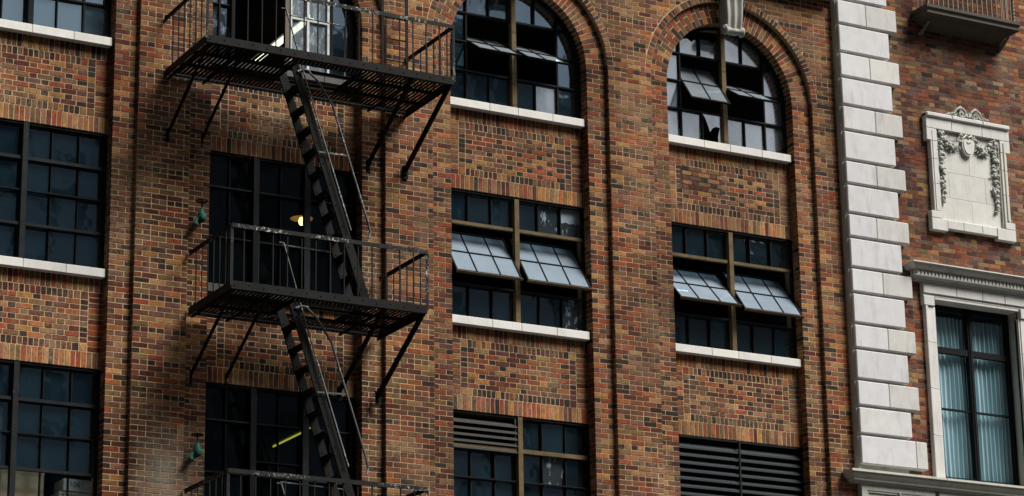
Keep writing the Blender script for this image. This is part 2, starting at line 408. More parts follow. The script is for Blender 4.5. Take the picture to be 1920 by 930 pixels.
# ================================================================== BRICK BUILDING
bb = tag(empty('brick_building'), 'brown brick warehouse with arched top windows and stepped brick piers', 'building')
PX = [BP*k for k in range(-1, 4)]                   # pier centres
BX = [BP*(k+.5) for k in range(-1, 3)]              # bay centres
ncs = int(round((ZTOP-ZBOT)/C))
def zrow(i): return ZBOT+i*C
for k, px in enumerate(PX):
    mb = MB()
    x0, x1 = px-HW, px+HW
    if k == 4: x1 = 11.365
    # raised pier face up to the springing (the wall above carries on as its own part)
    for i in range(ncs):
        z = zrow(i)
        if z+.001 >= SPR: break
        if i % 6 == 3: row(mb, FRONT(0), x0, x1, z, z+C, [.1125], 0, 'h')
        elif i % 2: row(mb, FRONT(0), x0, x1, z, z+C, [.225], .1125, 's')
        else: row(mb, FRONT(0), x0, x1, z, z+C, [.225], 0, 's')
        for sx, s in ((x0, -1), (x1, 1)):           # shallow step down to the reveal face
            if k == 4 and s == 1: continue
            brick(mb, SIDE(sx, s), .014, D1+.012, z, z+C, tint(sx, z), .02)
        for s in (-1, 1):
            if k == 4 and s == 1: continue
            a, b = (px-EDGE, px-HW) if s < 0 else (px+HW, px+EDGE)
            if s < 0: row(mb, FRONT(D1), a, b, z, z+C, [.225, .1125] if i % 2 else [.1125, .225], 0, ('s', 'h') if i % 2 else ('h', 's'))
            else: row(mb, FRONT(D1), a, b, z, z+C, [.1125, .225] if i % 2 else [.225, .1125], 0, ('h', 's') if i % 2 else ('s', 'h'))
            row(mb, SIDE(px+s*EDGE, s), D1+.014, .36, z, z+C, [.1125, .225] if i % 2 else [.225], 0, 's', x_of=px)
    top = SPR
    mb.box((x0+.004, .0045, ZBOT), (x1-.004, BACK, top), 1)
    for s in (-1, 1):
        if k == 4 and s == 1: continue
        a, b = sorted((px+s*(HW-.02), px+s*(EDGE-.008)))
        mb.box((a, D1+.0045, ZBOT), (b, BACK-.003, top), 1)
    mb.build('pier', [M_BRICK, M_MORT], bb)
# wall above the springing, pierced by the arches
mb = MB(); cl = arch_clip(BX, RO+.108)
z = SPR; i = 0
XW0, XW1 = PX[0]-HW, 11.365
while z < ZTOP-.01:
    z1 = min(z+C, ZTOP)
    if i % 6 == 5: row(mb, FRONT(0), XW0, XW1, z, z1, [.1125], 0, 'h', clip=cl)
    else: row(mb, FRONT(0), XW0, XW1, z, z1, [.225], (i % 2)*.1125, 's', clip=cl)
    z = z1; i += 1
for cx in BX:
    N = 40
    for j in range(N):
        a, b = math.pi*j/N, math.pi*(j+1)/N
        xa, za = cx+RO*math.cos(a), SPR+RO*math.sin(a); xb, zb = cx+RO*math.cos(b), SPR+RO*math.sin(b)
        mb.poly([(xa, .0045, za), (xb, .0045, zb), (xb, .0045, ZTOP), (xa, .0045, ZTOP)], 1)
for k, px in enumerate(PX):
    a = px-HW if k else XW0; b = px+HW if k < 4 else XW1
    mb.poly([(a, .0045, SPR), (b, .0045, SPR), (b, .0045, ZTOP), (a, .0045, ZTOP)], 1)
mb.build('wall', [M_BRICK, M_MORT], bb)
# arches: brick-and-a-half ring on the reveal face, header ring on the pier face
for cx in BX:
    mb = MB()
    def vous(r0, r1, a0, a1, y0, y1, col):
        g = J
        def q(r, a, s): return Vector((cx+r*math.cos(a)-s*g*math.sin(a)*-1*0, y0, SPR+r*math.sin(a)))
        da0, da1 = g/r0, g/r1
        pts = [Vector((cx+(r0+g)*math.cos(a0+da0), y0, SPR+(r0+g)*math.sin(a0+da0))), Vector((cx+(r1-g)*math.cos(a0+da1), y0, SPR+(r1-g)*math.sin(a0+da1))),
               Vector((cx+(r1-g)*math.cos(a1-da1), y0, SPR+(r1-g)*math.sin(a1-da1))), Vector((cx+(r0+g)*math.cos(a1-da0), y0, SPR+(r0+g)*math.sin(a1-da0)))]
        mb.prism(pts, (0, y1-y0, 0), 0, col)
    n = 50
    for j in range(n):
        a0, a1 = math.pi*j/n, math.pi*(j+1)/n; zz = SPR+1.3*math.sin(a0)
        m_ = RI+(.1125 if j % 2 else .2235); e = rnd.uniform(-.002, .002)
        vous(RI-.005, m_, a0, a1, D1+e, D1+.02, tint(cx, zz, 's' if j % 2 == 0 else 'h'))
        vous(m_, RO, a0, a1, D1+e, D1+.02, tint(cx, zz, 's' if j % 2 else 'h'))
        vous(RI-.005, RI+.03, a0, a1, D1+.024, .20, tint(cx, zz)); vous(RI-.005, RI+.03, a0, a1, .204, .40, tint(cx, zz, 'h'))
    n = 66
    for j in range(n):
        a0, a1 = math.pi*j/n, math.pi*(j+1)/n; zz = SPR+1.5*math.sin(a0)
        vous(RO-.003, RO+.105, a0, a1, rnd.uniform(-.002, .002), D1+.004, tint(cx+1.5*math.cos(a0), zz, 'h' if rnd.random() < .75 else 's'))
    N = 50
    for j in range(N):
        a, b = math.pi*j/N, math.pi*(j+1)/N
        def pp(r, t, y): return (cx+r*math.cos(t), y, SPR+r*math.sin(t))
        mb.poly([pp(RI, a, D1+.0045), pp(RO+.05, a, D1+.0045), pp(RO+.05, b, D1+.0045), pp(RI, b, D1+.0045)], 1)
        mb.poly([pp(RI+.003, a, D1+.0045), pp(RI+.003, b, D1+.0045), pp(RI+.003, b, BACK), pp(RI+.003, a, BACK)], 1)
        mb.poly([pp(RO+.003, a, .0045), pp(RO+.003, b, .0045), pp(RO+.003, b, D1+.02), pp(RO+.003, a, D1+.02)], 1)
    mb.build('arch', [M_BRICK, M_MORT], bb)
# spandrels, one per bay and storey, with a framed brick panel
for bi, cx in enumerate(BX):
    for s in (0, 1, 2):
        z0 = -FL*s
        mb = MB(); pl = FRONT(D2); xa, xb = cx-OW, cx+OW; fr = .95
        z = z0
        row(mb, pl, xa, xb, z, z+.225, [C], 0, ('sol',)); z += .225
        def band(z, h):
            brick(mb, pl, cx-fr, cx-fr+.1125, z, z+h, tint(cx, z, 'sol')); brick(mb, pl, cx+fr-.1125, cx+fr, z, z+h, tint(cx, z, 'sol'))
            row(mb, pl, cx-fr+.1125, cx+fr-.1125, z, z+h, [C], 0, ('d',))
        def ends(z, zt):
            while z < zt-.01:
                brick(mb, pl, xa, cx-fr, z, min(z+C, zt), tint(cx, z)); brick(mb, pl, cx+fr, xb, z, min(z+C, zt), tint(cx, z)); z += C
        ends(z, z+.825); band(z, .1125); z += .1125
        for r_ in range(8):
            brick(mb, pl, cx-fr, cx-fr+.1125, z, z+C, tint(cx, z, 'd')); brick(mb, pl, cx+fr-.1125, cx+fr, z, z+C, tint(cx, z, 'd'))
            row(mb, pl, cx-fr+.1125, cx+fr-.1125, z, z+C, [.225, .1125] if r_ % 2 else [.225, .1125], .05+.16875*(r_ % 2), ('panel', 'd'))
            z += C
        band(z, .1125); z += .1125
        row(mb, pl, xa, xb, z, z+.225, [C], 0, ('sol',))
        if bi == 3 and s == 0:                       # joints washed out between the bricks of one patch
            mb.box((cx-.87, D2+.0032, z0+.56), (cx-.12, D2+.010, z0+.93), 2)
        mb.box((xa-.02, D2+.0045, z0+.006), (xb+.02, BACK-.006, z0+1.29), 1)
        mb.build('spandrel', [M_BRICK, M_MORT, M_JOINT], bb)
# sills: four glazed white blocks each
for bi, cx in enumerate(BX):
    for s in (-1, 0, 1):
        zt = SILLT-FL*s; mb = MB()
        cuts = [cx-OW+.004, cx-OW+.67, cx-.005, cx+.585, cx+OW-.02]
        for a, b in zip(cuts, cuts[1:]):
            g = rnd.uniform(.93, 1.03)
            mb.box((a+.002, .128, zt-.122), (b-.002, GY+.02, zt), 0, (g, g, g*rnd.uniform(.96, 1)), bev=.006)
        mb.build('sill', [M_SOOTY if bi == 1 else M_SILL], bb)
# string course, parapet, keystones
mb = MB()
mb.box((XW0, -.22, ZTOP), (11.27, .5, ZTOP+.10), 0); mb.box((XW0, -.28, ZTOP+.10), (11.27, .5, ZTOP+.24), 0)
mb.build('string_course', [M_SILL], bb)
mb = MB(); mb.box((XW0, .01, ZTOP+.24), (11.36, .5, ZTOP+2.2), 0, (.20, .10, .06))
mb.build('parapet', [M_BRICK], bb)
def keystone(cx):
    mb = MB(); W_ = .165; zb, zt = 3.16, ZTOP; NX, NZ = 26, 26
    def prof(t): return .10+.05*(1-t)**3+.22*t**1.6+.03*math.sin(t*6.28)
    ids = []
    for j in range(NZ+1):
        t = j/NZ; z = zb+(zt-zb)*t; r_ = []
        wd = W_*(.86+.30*t)
        for i in range(NX+1):
            u = -1+2*i/NX
            fl = .060*(math.cos(u*math.pi*2.5)*.5+.5)*(.6+.4*t)
            if abs(u) > .93: fl = 0
            r_.append(mb.pt((cx+u*wd, -prof(t)+.03-fl+.035, z)))
        ids.append(r_)
    for j in range(NZ):
        for i in range(NX): mb.face([ids[j][i], ids[j][i+1], ids[j+1][i+1], ids[j+1][i]], 0, (1, 1, 1), True)
    for i, sx in ((0, -1), (NX, 1)):
        for j in range(NZ):
            a, b = Vector(mb.v[ids[j][i]]), Vector(mb.v[ids[j+1][i]])
            mb.poly([a, b, (b.x, .05, b.z), (a.x, .05, a.z)])
    mb.poly([(cx-W_*.86, -prof(0)+.03, zb), (cx+W_*.86, -prof(0)+.03, zb), (cx+W_*.86, .08, zb), (cx-W_*.86, .08, zb)])
    mb.lathe((cx, -.075, zb+.01), [(.001, -.19), (.035, -.19), (.04, -.175), (.080, -.172), (.085, -.15), (.055, -.12), (.045, -.03), (.055, 0), (.045, .03), (.055, .12), (.085, .15), (.080, .172), (.04, .175), (.035, .19), (.001, .19)], 'x', 16)
    for s in (-1, 1):
        mb.tube([(cx+s*.195, -.075+.055*(1-k/22)*math.cos(k*.6), zb+.01+.055*(1-k/22)*math.sin(k*.6)) for k in range(20)], .0045, 6)
    return mb.build('keystone', [M_KEY], bb)
for cx in BX: keystone(cx)
# rooms: floors, ceilings, back wall
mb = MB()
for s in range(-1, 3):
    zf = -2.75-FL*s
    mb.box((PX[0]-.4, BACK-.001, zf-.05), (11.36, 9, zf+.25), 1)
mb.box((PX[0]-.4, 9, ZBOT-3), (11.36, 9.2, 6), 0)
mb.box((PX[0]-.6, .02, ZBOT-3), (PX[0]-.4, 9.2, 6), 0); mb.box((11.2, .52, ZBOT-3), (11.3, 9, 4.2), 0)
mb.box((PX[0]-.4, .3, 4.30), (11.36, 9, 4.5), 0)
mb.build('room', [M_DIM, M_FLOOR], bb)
# plain storeys below down to the pavement
mb = MB(); mb.box((PX[0]-HW, .03, -13.7), (11.3, .45, ZBOT-.002), 0, (.18, .09, .055))
mb.build('lower_wall', [M_BRICK], bb)

# ------------------------------------------------------------------ windows
def clip_arch_poly(q, cx, r=RI-.004):
    N = 48
    for j in range(N+1):
        a = math.pi*j/N; d = (-math.cos(a), -math.sin(a))
        q = clip_half(q, (cx, SPR), d, -r)
        if len(q) < 3: return []
    return q
SX = [-OW, -.775, -.39, 0, .39, .775, OW]
def build_glass(gl, mats, wn, cx):
    P = [[gl.v[i] for i in f] for f in gl.f]; grp = list(range(len(P)))
    bbx = [(min(q[0] for q in p), max(q[0] for q in p), min(q[2] for q in p), max(q[2] for q in p)) for p in P]
    for i in range(len(P)):
        for j in range(i):
            a, b = bbx[i], bbx[j]
            if (a[0] < b[1]+.03 and b[0] < a[1]+.03 and a[2] < b[3]+.03 and b[2] < a[3]+.03) and grp[i] != grp[j]:
                g0, g1 = grp[i], grp[j]; grp = [g1 if g == g0 else g for g in grp]
    for g in sorted(set(grp)):
        sub = MB()
        for p, m_, k in zip(P, gl.m, grp):
            if k == g: sub.poly(p, m_)
        sub.build('glass', mats, wn)
def hbar(mb, x0, x1, z, t, m_=0, y0=GY-.01, y1=GY+.055): mb.box((x0, y0, z-t/2), (x1, y1, z+t/2), m_)
def vbar(mb, x, z0, z1, t, m_=0, y0=GY-.0, y1=GY+.05): mb.box((x-t/2, y0, z0), (x+t/2, y1, z1), m_)
def pane(mb, x0, x1, z0, z1, m_=0, poly=None, cxa=None, y=GY+.045):
    t = rnd.uniform(-.008, .008); t2 = rnd.uniform(-.008, .008)
    q = poly or [(x0, z0), (x1, z0), (x1, z1), (x0, z1)]
    if cxa is not None:
        q = clip_arch_poly(q, cxa)
        if not q: return
    mb.poly([(p[0], y+t*(p[0]-x0)/.4+t2*(p[1]-z0)/.4, p[1]) for p in q], m_)
def sash(parent, cx, x0, x1, bars, zp, half, ang, mglass, top=None, mframe=None, lip=None):
    """pivot-hung sash turned about its middle, foot outwards"""
    e = empty('sash', parent)
    Mx = Matrix.Translation((0, GY, zp)) @ Matrix.Rotation(-ang, 4, 'X')
    mb = MB(); mb.M = Mx; t = .022
    hz = half if top is None else top
    for z_, th in ((-half, .03), (0, .016), (hz, .03)): mb.box((x0, -.016, z_-th/2), (x1, .016, z_+th/2))
    for x in (x0+t/2, x1-t/2): mb.box((x-t/2, -.015, -half), (x+t/2, .015, hz))
    for x in bars: mb.box((x-.008, -.012, -half), (x+.008, .012, hz))
    mb.build('sash_frame', [mframe or M_STEEL], e)
    if lip:
        mb = MB(); mb.M = Mx; mb.box((x0-.012, -.022, -half-.024), (x1+.012, .022, -half-.0165)); mb.build('drip_rail', [lip], e)
    mb = MB(); mb.M = Mx
    xs = [x0+t]+list(bars)+[x1-t]
    for a, b in zip(xs, xs[1:]):
        for z0, z1 in ((-half+.012, -.006), (.006, hz-.012)): mb.poly([(a, 0, z0), (b, 0, z0), (b, 0, z1), (a, 0, z1)])
    mb.build('glass', [mglass], e)
    mb = MB(); mb.tube([(x0+.05, GY+.03, zp-half*.9), (x0+.05, GY-.05*math.sin(ang), zp-half*math.cos(ang)*.95)], .006, 6); mb.build('stay', [M_STEEL], e)
M_GLASS_MATT = glass_mat('matt_white_glass', .3, haze=.8, hazecol=(.45, .52, .58), rough=.2)
def rect_window(bi, s, style):
    cx = BX[bi]; zh = -FL*s; zs = SILLT-FL*s; zr = [zs, zh-1.42, zh-.95, zh-.50, zh+.01]
    wn = empty('window', bb); fr = MB(); gl = MB(); mf = M_STEEL; mm = M_GREYSTEEL
    if style in ('sash', 'lowvent'): mm = M_TAN
    fr.box((cx-OW, GY-.035, zs), (cx-OW+.03, GY+.035, zh)); fr.box((cx+OW-.03, GY-.035, zs), (cx+OW, GY+.035, zh))
    fr.box((cx-OW, GY-.035, zh-.03), (cx+OW, GY+.035, zh+.004)); fr.box((cx-OW, GY-.03, zs-.004), (cx+OW, GY+.03, zs+.022))
    xs = [cx+v for v in SX]
    if style == 'door':                               # three lights between two grey posts
        P1_, P2_ = cx-.39, cx+.39
        for x in (P1_, P2_): fr.box((x-.042, GY-.05, zs), (x+.042, GY+.03, zh), 1)
        fr.box((P2_-.05, GY-.056, zs+.3), (P2_-.035, GY-.05, zh-.3), 1)
        for z_ in (zh-.50, zh-1.22): hbar(fr, cx-OW, cx+OW, z_, .022, 2, GY-.022, GY+.02)
        hbar(fr, cx-.34, cx+.34, zh-1.02, .016, 0)
        for x in (cx, cx-.775, cx+.775): vbar(fr, x, zs, zh, .016, 0)
        ex = [cx-OW, cx-.775, P1_, cx, P2_, cx+.775, cx+OW]
        for i in range(6):
            for a, b in zip([zs, zh-1.22, zh-.50], [zh-1.22, zh-.50, zh]):
                pane(gl, ex[i], ex[i+1], a, b, 0)
    else:
        vbar(fr, cx, zs-.002, zh-.01 if style != 'sash' else zh-.03, .074, 1, GY-.062, GY+.03)
        for z_ in (zs+.55, zs+1.2, zh-.25): fr.ball((cx+.02, GY-.066, z_), .0045, 6, 4, 0); fr.ball((cx-.02, GY-.066, z_), .0045, 6, 4, 0)
        hb = {'plain': (.045, .02, .04), 'sash': (.046, 0, .02), 'lowvent': (.06, .02, .05)}[style]
        for z_, t, in ((zh-.50, hb[0]), (zh-.95, hb[1]), (zh-1.42, hb[2])):
            if t: hbar(fr, cx-OW, cx+OW, z_, t, 1 if t > .045 else (2 if t > .03 else 0), GY-.034, GY+.028)
        for i in (1, 2, 4, 5):
            if style == 'sash': vbar(fr, xs[i], zs, zh-1.42, .015); vbar(fr, xs[i], zh-.50, zh, .015)
            elif style == 'lowvent' and i < 3: vbar(fr, xs[i], zs, zh-.56, .022)
            else: vbar(fr, xs[i], zs, zh, .015)
        for i in range(6):
            for r_ in range(4):
                if style == 'sash' and r_ in (1, 2): continue
                if style == 'lowvent' and r_ == 3 and i < 3: continue
                k = 0
                if (bi, s, i, r_) in ((2, 0, 5, 3), (2, 0, 4, 3), (2, 0, 5, 0)): k = 1
                if (bi, s, r_) == (0, 1, 0): k = 2
                if style == 'lowvent' and r_ in (1, 2) and i in (3, 4): k = 1 if r_ == 2 and i == 4 else 0
                if (bi, s, i, r_) == (2, 0, 5, 3):
                    zm = zr[r_+1]-.26; a, b = xs[i], xs[i+1]
                    gl.poly([(p[0], GY+.045, p[1]) for p in ((a, zm+.012), (a+.05, zm-.008), (a+.11, zm+.014), (a+.17, zm-.006), (a+.24, zm+.01), (b, zm), (b, zr[r_+1]), (a, zr[r_+1]))], 3)
                    gl.poly([(p[0], GY+.045, p[1]) for p in ((a, zr[r_]), (b, zr[r_]), (b, zm), (a+.24, zm+.01), (a+.17, zm-.006), (a+.11, zm+.014), (a+.05, zm-.008), (a, zm+.012))], 1); continue
                pane(gl, xs[i], xs[i+1], zr[r_], zr[r_+1], k)
    fr.build('frame', [mf, mm, M_GREYSTEEL if style != 'lowvent' else M_TAN], wn); build_glass(gl, [M_GLASS_BLACK if style == 'door' else M_GLASS, M_GLASS_BLOT, M_GLASS_CLEAR, M_GLASS_MATT], wn, cx)
    if style == 'sash':
        angs = (R(36), R(35)) if bi == 2 else (R(45), R(39))
        sash(wn, cx, cx-OW+.035, cx-.048, [cx-.775, cx-.39], zh-.94, .455, angs[0], M_GLASS_SASH, lip=M_TAN)
        sash(wn, cx, cx+.048, cx+OW-.035, [cx+.39, cx+.775], zh-.94, .455, angs[1], M_GLASS_SASH, lip=M_TAN)
    if style == 'lowvent':
        lv = MB()
        for k in range(5):
            z_ = zh-.10-.092*k
            lv.prism([(cx-OW+.03, GY-.05, z_-.05), (cx-.05, GY-.05, z_-.05), (cx-.05, GY+.04, z_+.012), (cx-OW+.03, GY+.04, z_+.012)], (0, 0, -.012), 0, (1, 1, 1), True)
            lv.box((cx-OW+.03, GY-.056, z_-.075), (cx-.05, GY-.048, z_-.048))
        lv.box((cx-.075, GY-.03, zh-.5), (cx-.05, GY+.03, zh))
        lv.build('louvre', [M_LOUVRE], wn)
    return wn
def louvre_window(bi, s):
    cx = BX[bi]; zh = -FL*s; zs = SILLT-FL*s; wn = empty('window', bb); fr = MB(); lv = MB()
    fr.box((cx-OW, GY-.05, zs), (cx-OW+.03, GY+.05, zh)); fr.box((cx+OW-.03, GY-.05, zs), (cx+OW, GY+.05, zh)); fr.box((cx-OW, GY-.05, zh-.03), (cx+OW, GY+.05, zh))
    fr.box((cx-.012, GY-.075, zs), (cx+.012, GY-.055, zh), 1)
    z_ = zh-.10
    while z_ > zs+.05:
        lv.prism([(cx-OW+.03, GY-.055, z_-.075), (cx+OW-.03, GY-.055, z_-.075), (cx+OW-.03, GY+.05, z_+.02), (cx-OW+.03, GY+.05, z_+.02)], (0, 0, -.008), 0, (1, 1, 1), True)
        lv.box((cx-OW+.03, GY-.060, z_-.100), (cx+OW-.03, GY-.052, z_-.073))
        z_ -= .118
    bk = MB(); bk.box((cx-OW, GY+.14, zs), (cx+OW, GY+.16, zh)); 
    fr.build('frame', [M_STEEL, M_GREYSTEEL], wn); lv.build('louvre', [M_LOUVRE2], wn); bk.build('backing_panel', [M_JOINT], wn)
def arch_bars(fr, cx, zs, mull, mi):
    zA = [zs, 1.875, 2.335, 2.79]
    N = 40
    for j in range(N):                                # curved frame along the arch
        a, b = math.pi*j/N, math.pi*(j+1)/N
        for (r0, r1) in ((RI-.035, RI+.002),):
            q = [(cx+r0*math.cos(a), SPR+r0*math.sin(a)), (cx+r1*math.cos(a), SPR+r1*math.sin(a)), (cx+r1*math.cos(b), SPR+r1*math.sin(b)), (cx+r0*math.cos(b), SPR+r0*math.sin(b))]
            fr.prism([(p[0], GY-.03, p[1]) for p in q], (0, .06, 0), 0, (1, 1, 1), True)
    fr.box((cx-OW, GY-.03, zs), (cx-OW+.03, GY+.03, SPR)); fr.box((cx+OW-.03, GY-.03, zs), (cx+OW, GY+.03, SPR)); fr.box((cx-OW, GY-.03, zs-.004), (cx+OW, GY+.03, zs+.02))
def arch_window(bi, style):
    cx = BX[bi]; zs = SILLT+FL; wn = empty('window', bb); fr = MB(); gl = MB()
    arch_bars(fr, cx, zs, 0, 0)
    xs = [cx+v for v in SX]; zr = [zs, 1.875, 2.335, 2.79, 3.40]
    def top_of(x): return SPR+math.sqrt(max(0, RI**2-(x-cx)**2))
    if style == 'door':
        z4 = 2.79
        for x, t, m_ in ((cx-.775, .05, 0), (cx+.06, .07, 2), (cx+.75, .05, 0)): vbar(fr, x, zs, top_of(x)-.02, t, m_, GY-.04, GY+.03)
        vbar(fr, cx-.96, zs, top_of(cx-.96), .012)
        hbar(fr, cx-1.1, cx-.775, 2.22, .016); hbar(fr, cx-1.0, cx+1.0, 2.95, .03)
        pane(gl, cx-OW, cx-.775, zs, 2.95, 1, cxa=cx); pane(gl, cx+.75, cx+OW, zs, 2.95, 0, cxa=cx); pane(gl, cx-OW, cx+OW, 2.95, 3.4, 0, cxa=cx)
        fr.build('frame', [M_STEEL, M_GREYSTEEL, M_BROWN], wn); build_glass(gl, [M_GLASS, M_GLASS_BLOT], wn, cx)
        e = empty('casement', wn)
        cf = MB(); cg = MB(); xa, xb = cx+.10, cx+.725; zb_, zt_ = zs+.03, 2.93
        for x in (xa+.015, cx+.385, xb-.02): cf.box((x-.018, GY-.035, zb_), (x+.018, GY+.015, zt_))
        for z_ in (zb_, 2.20, zt_): cf.box((xa, GY-.033, z_-.018), (xb, GY+.012, z_+.018))
        cf.build('casement_frame', [M_WHITEPAINT], e)
        for a, b in ((xa+.03, cx+.37), (cx+.40, xb-.03)):
            for c_, d_ in ((zb_, 2.19), (2.21, zt_)): cg.poly([(a, GY, c_), (b, GY, c_), (b, GY, d_), (a, GY, d_)])
        cg.build('glass', [M_GLASS_DIRTY], e)
        return
    tan = style in ('three', 'four')
    vbar(fr, cx, zs, top_of(cx)-.01, .075, 1 if tan else 2, GY-.06, GY+.03)
    if tan:
        for z_ in (zs+.08, 1.95, 2.6): fr.ball((cx+.02, GY-.064, z_), .008, 6, 4, 0); fr.ball((cx-.02, GY-.064, z_), .008, 6, 4, 0)
    for z_ in (1.875, 2.79): hbar(fr, cx-math.sqrt(RI**2-max(0, z_-SPR)**2), cx+math.sqrt(RI**2-max(0, z_-SPR)**2), z_, .026)
    for sgn in (-1, 1):
        hbar(fr, *sorted((cx+sgn*.775, cx+sgn*(RI-.01))), 2.335, .018)
        vbar(fr, cx+sgn*.775, zs, top_of(cx+.775), .026)
        vbar(fr, cx+sgn*.39, zs, 1.875, .015); vbar(fr, cx+sgn*.39, 2.79, top_of(cx+.39), .018)
        if not tan:
            hbar(fr, *sorted((cx, cx+sgn*.775)), 2.335, .02); vbar(fr, cx+sgn*.39, 1.875, 2.79, .02)
    for i in range(6):
        for r_ in range(4):
            if tan and r_ in (1, 2) and 1 <= i <= 4: continue
            k = 0; poly = None
            if style == 'four': k = 2
            if style == 'plain': k = 3
            if style == 'three' and i == 4 and r_ == 0: k = 2
            if style == 'three' and r_ == 3 and i in (1, 2): k = 1
            if style == 'four' and i == 2 and r_ == 0:
                w_, h_ = xs[3]-xs[2], zr[1]-zr[0]
                P = [(0, 1), (1, 1), (1, 0), (.72, 0), (.70, .30), (.80, .60), (.62, .62), (.45, .55), (.33, .42), (.24, .62), (.12, .85), (0, .97)]
                pts = [(xs[2]+w_*u, zr[0]+h_*v) for u, v in P]
                gl.poly([(p[0], GY, p[1]) for p in [pts[1], pts[2], pts[3], pts[4], pts[5]]], k)
                gl.poly([(p[0], GY, p[1]) for p in [pts[0], pts[1], pts[5], pts[6], pts[7], pts[8], pts[9], pts[10], pts[11]]], k); continue
            if style == 'four' and r_ == 3 and i in (1, 2):
                a, b = xs[i], xs[i+1]; zt = 3.02+.04*i
                poly = [(a, zr[3]), (b, zr[3]), (b, zt), (b-.07, zt+.03), (b-.12, zt-.02), (b-.2, zt+.025), (b-.27, zt+.01), (a, zt+.03)]
            pane(gl, xs[i], xs[i+1], zr[r_], zr[r_+1], k, poly=poly, cxa=cx)
    fr.build('frame', [M_STEEL, M_TAN, M_STEEL], wn); build_glass(gl, [M_GLASS, M_GLASS_BLOT, M_GLASS_PALE, M_GLASS_TOP], wn, cx)
    if tan:
        an = (R(57), R(57)) if style == 'three' else (R(36), R(57))
        sash(wn, cx, cx-.76, cx-.042, [cx-.39], 2.345, .44, an[0], M_GLASS_SASH2)
        sash(wn, cx, cx+.042, cx+.76, [cx+.39], 2.345, .44, an[1], M_GLASS_SASH2)
M_GLASS_DIRTY = glass_mat('whitewashed_glass', .15, tint=(.85, .92, .95), haze=.30, blot=.75, hazecol=(.50, .60, .66), trans=.2)
rect_window(0, 0, 'plain'); rect_window(0, 1, 'plain'); arch_window(0, 'plain')
rect_window(1, 0, 'door'); rect_window(1, 1, 'door'); arch_window(1, 'door')
rect_window(2, 0, 'sash'); rect_window(2, 1, 'lowvent'); arch_window(2, 'three')
rect_window(3, 0, 'sash'); louvre_window(3, 1); arch_window(3, 'four')

# ================================================================== NEIGHBOUR
nb = tag(empty('stone_trimmed_building'), 'red brick house with white quoins, carved plaque and dentilled window beside the warehouse', 'building')
NX0, NX1 = 11.345, 16.4; NY = -.03
OX0, OX1, OZ0, OZ1 = 12.97, 14.63, -3.60, -.62
def ncol(x, z): return pick(dict(red=.30, orange=.08, maroon=.24, purple=.16, tan=.05, olive=.10, pink=.05, char=.04, brown=.12, gold=.02))
mb = MB(); z = -5.6; i = 0
while z < 5.2:
    u = NX0+.9-(.1125 if i % 2 else 0)
    hd = (i % 6 == 2)
    while u < NX1:
        L = .1125 if hd else .225
        a, b = u, u+L; u = b
        if z > OZ0-C and z < OZ1 and b > OX0 and a < OX1:
            if a < OX0-.06: b = OX0
            elif b > OX1+.06: a = OX1
            else: continue
        if z < -3.72: continue
        brick(mb, FRONT(NY), a, b, z, z+.074, ncol(a, z), joint=.0048)
    z += .074; i += 1
mb.box((NX0+.01, NY+.0045, -3.7), (OX0, .35, 5.2), 1); mb.box((OX1, NY+.0045, -3.7), (NX1, .35, 5.2), 1)
mb.box((OX0, NY+.0045, OZ1), (OX1, .35, 5.2), 1)
mb.build('wall', [M_BRICK2, M_MORT2], nb)
mb = MB()
mb.box((11.30, .35, -13.7), (NX1, 6, -3.75), 0); mb.box((11.4, 5.8, -3.75), (NX1, 6, 5), 0); mb.box((11.38, .36, 4.2), (NX1, 5.9, 5), 0)
mb.box((11.38, .35, -3.9), (NX1, 5.9, -3.7), 1); mb.box((NX1-.1, .35, -3.7), (NX1, 5.9, 4.2), 0); mb.box((11.38, .36, -3.7), (11.48, 5.9, 4.2), 0)
mb.box((11.30, -.02, -13.7), (NX1, .3, -5.9), 2)
mb.build('room', [M_DIM, M_FLOOR, M_GREY], nb)
# quoins
zj = [5.02, 4.51, 4.05, 3.624, 3.142, 2.722, 2.246, 1.826, 1.329, .935, .453, .061, -.433, -.836, -1.332, -1.731, -2.221, -2.64, -3.082, -3.56]
mb = MB(); mb.box((11.318, -.075, -3.62), (12.27, .02, 5.0)); mb.box((11.300, -.112, -3.62), (11.345, -.001, 5.0), 0, (1, 1, 1))
mb.build('quoin_backing', [M_GREY], nb)
for k, (zt, zb) in enumerate(zip(zj, zj[1:])):
    xr = 12.305 if k % 2 else 12.478
    if k == len(zj)-2: xr = 12.575
    mb = MB(); g = rnd.uniform(.92, 1.03); t_ = (g, g, g*rnd.uniform(.98, 1.02)); lo_, hi = zb+.023, zt-.023
    if k % 2 == 0:
        xm = 11.90+rnd.uniform(-.05, .05)
        if k == len(zj)-2: xm = 12.36
        mb.box((11.322, -.170, lo_), (xm-.0015, .02, hi), 0, t_, bev=.012)
        g2 = g*rnd.uniform(.86, .99); t2 = (g2, g2*.985, g2*.93)
        mb.box((xm+.0015, -.169, lo_), (xr, .02, hi), 0, t2, bev=.012)
    else: mb.box((11.322, -.170, lo_), (xr, .02, hi), 0, t_, bev=.012)
    mb.build('quoin', [M_STONE], nb)
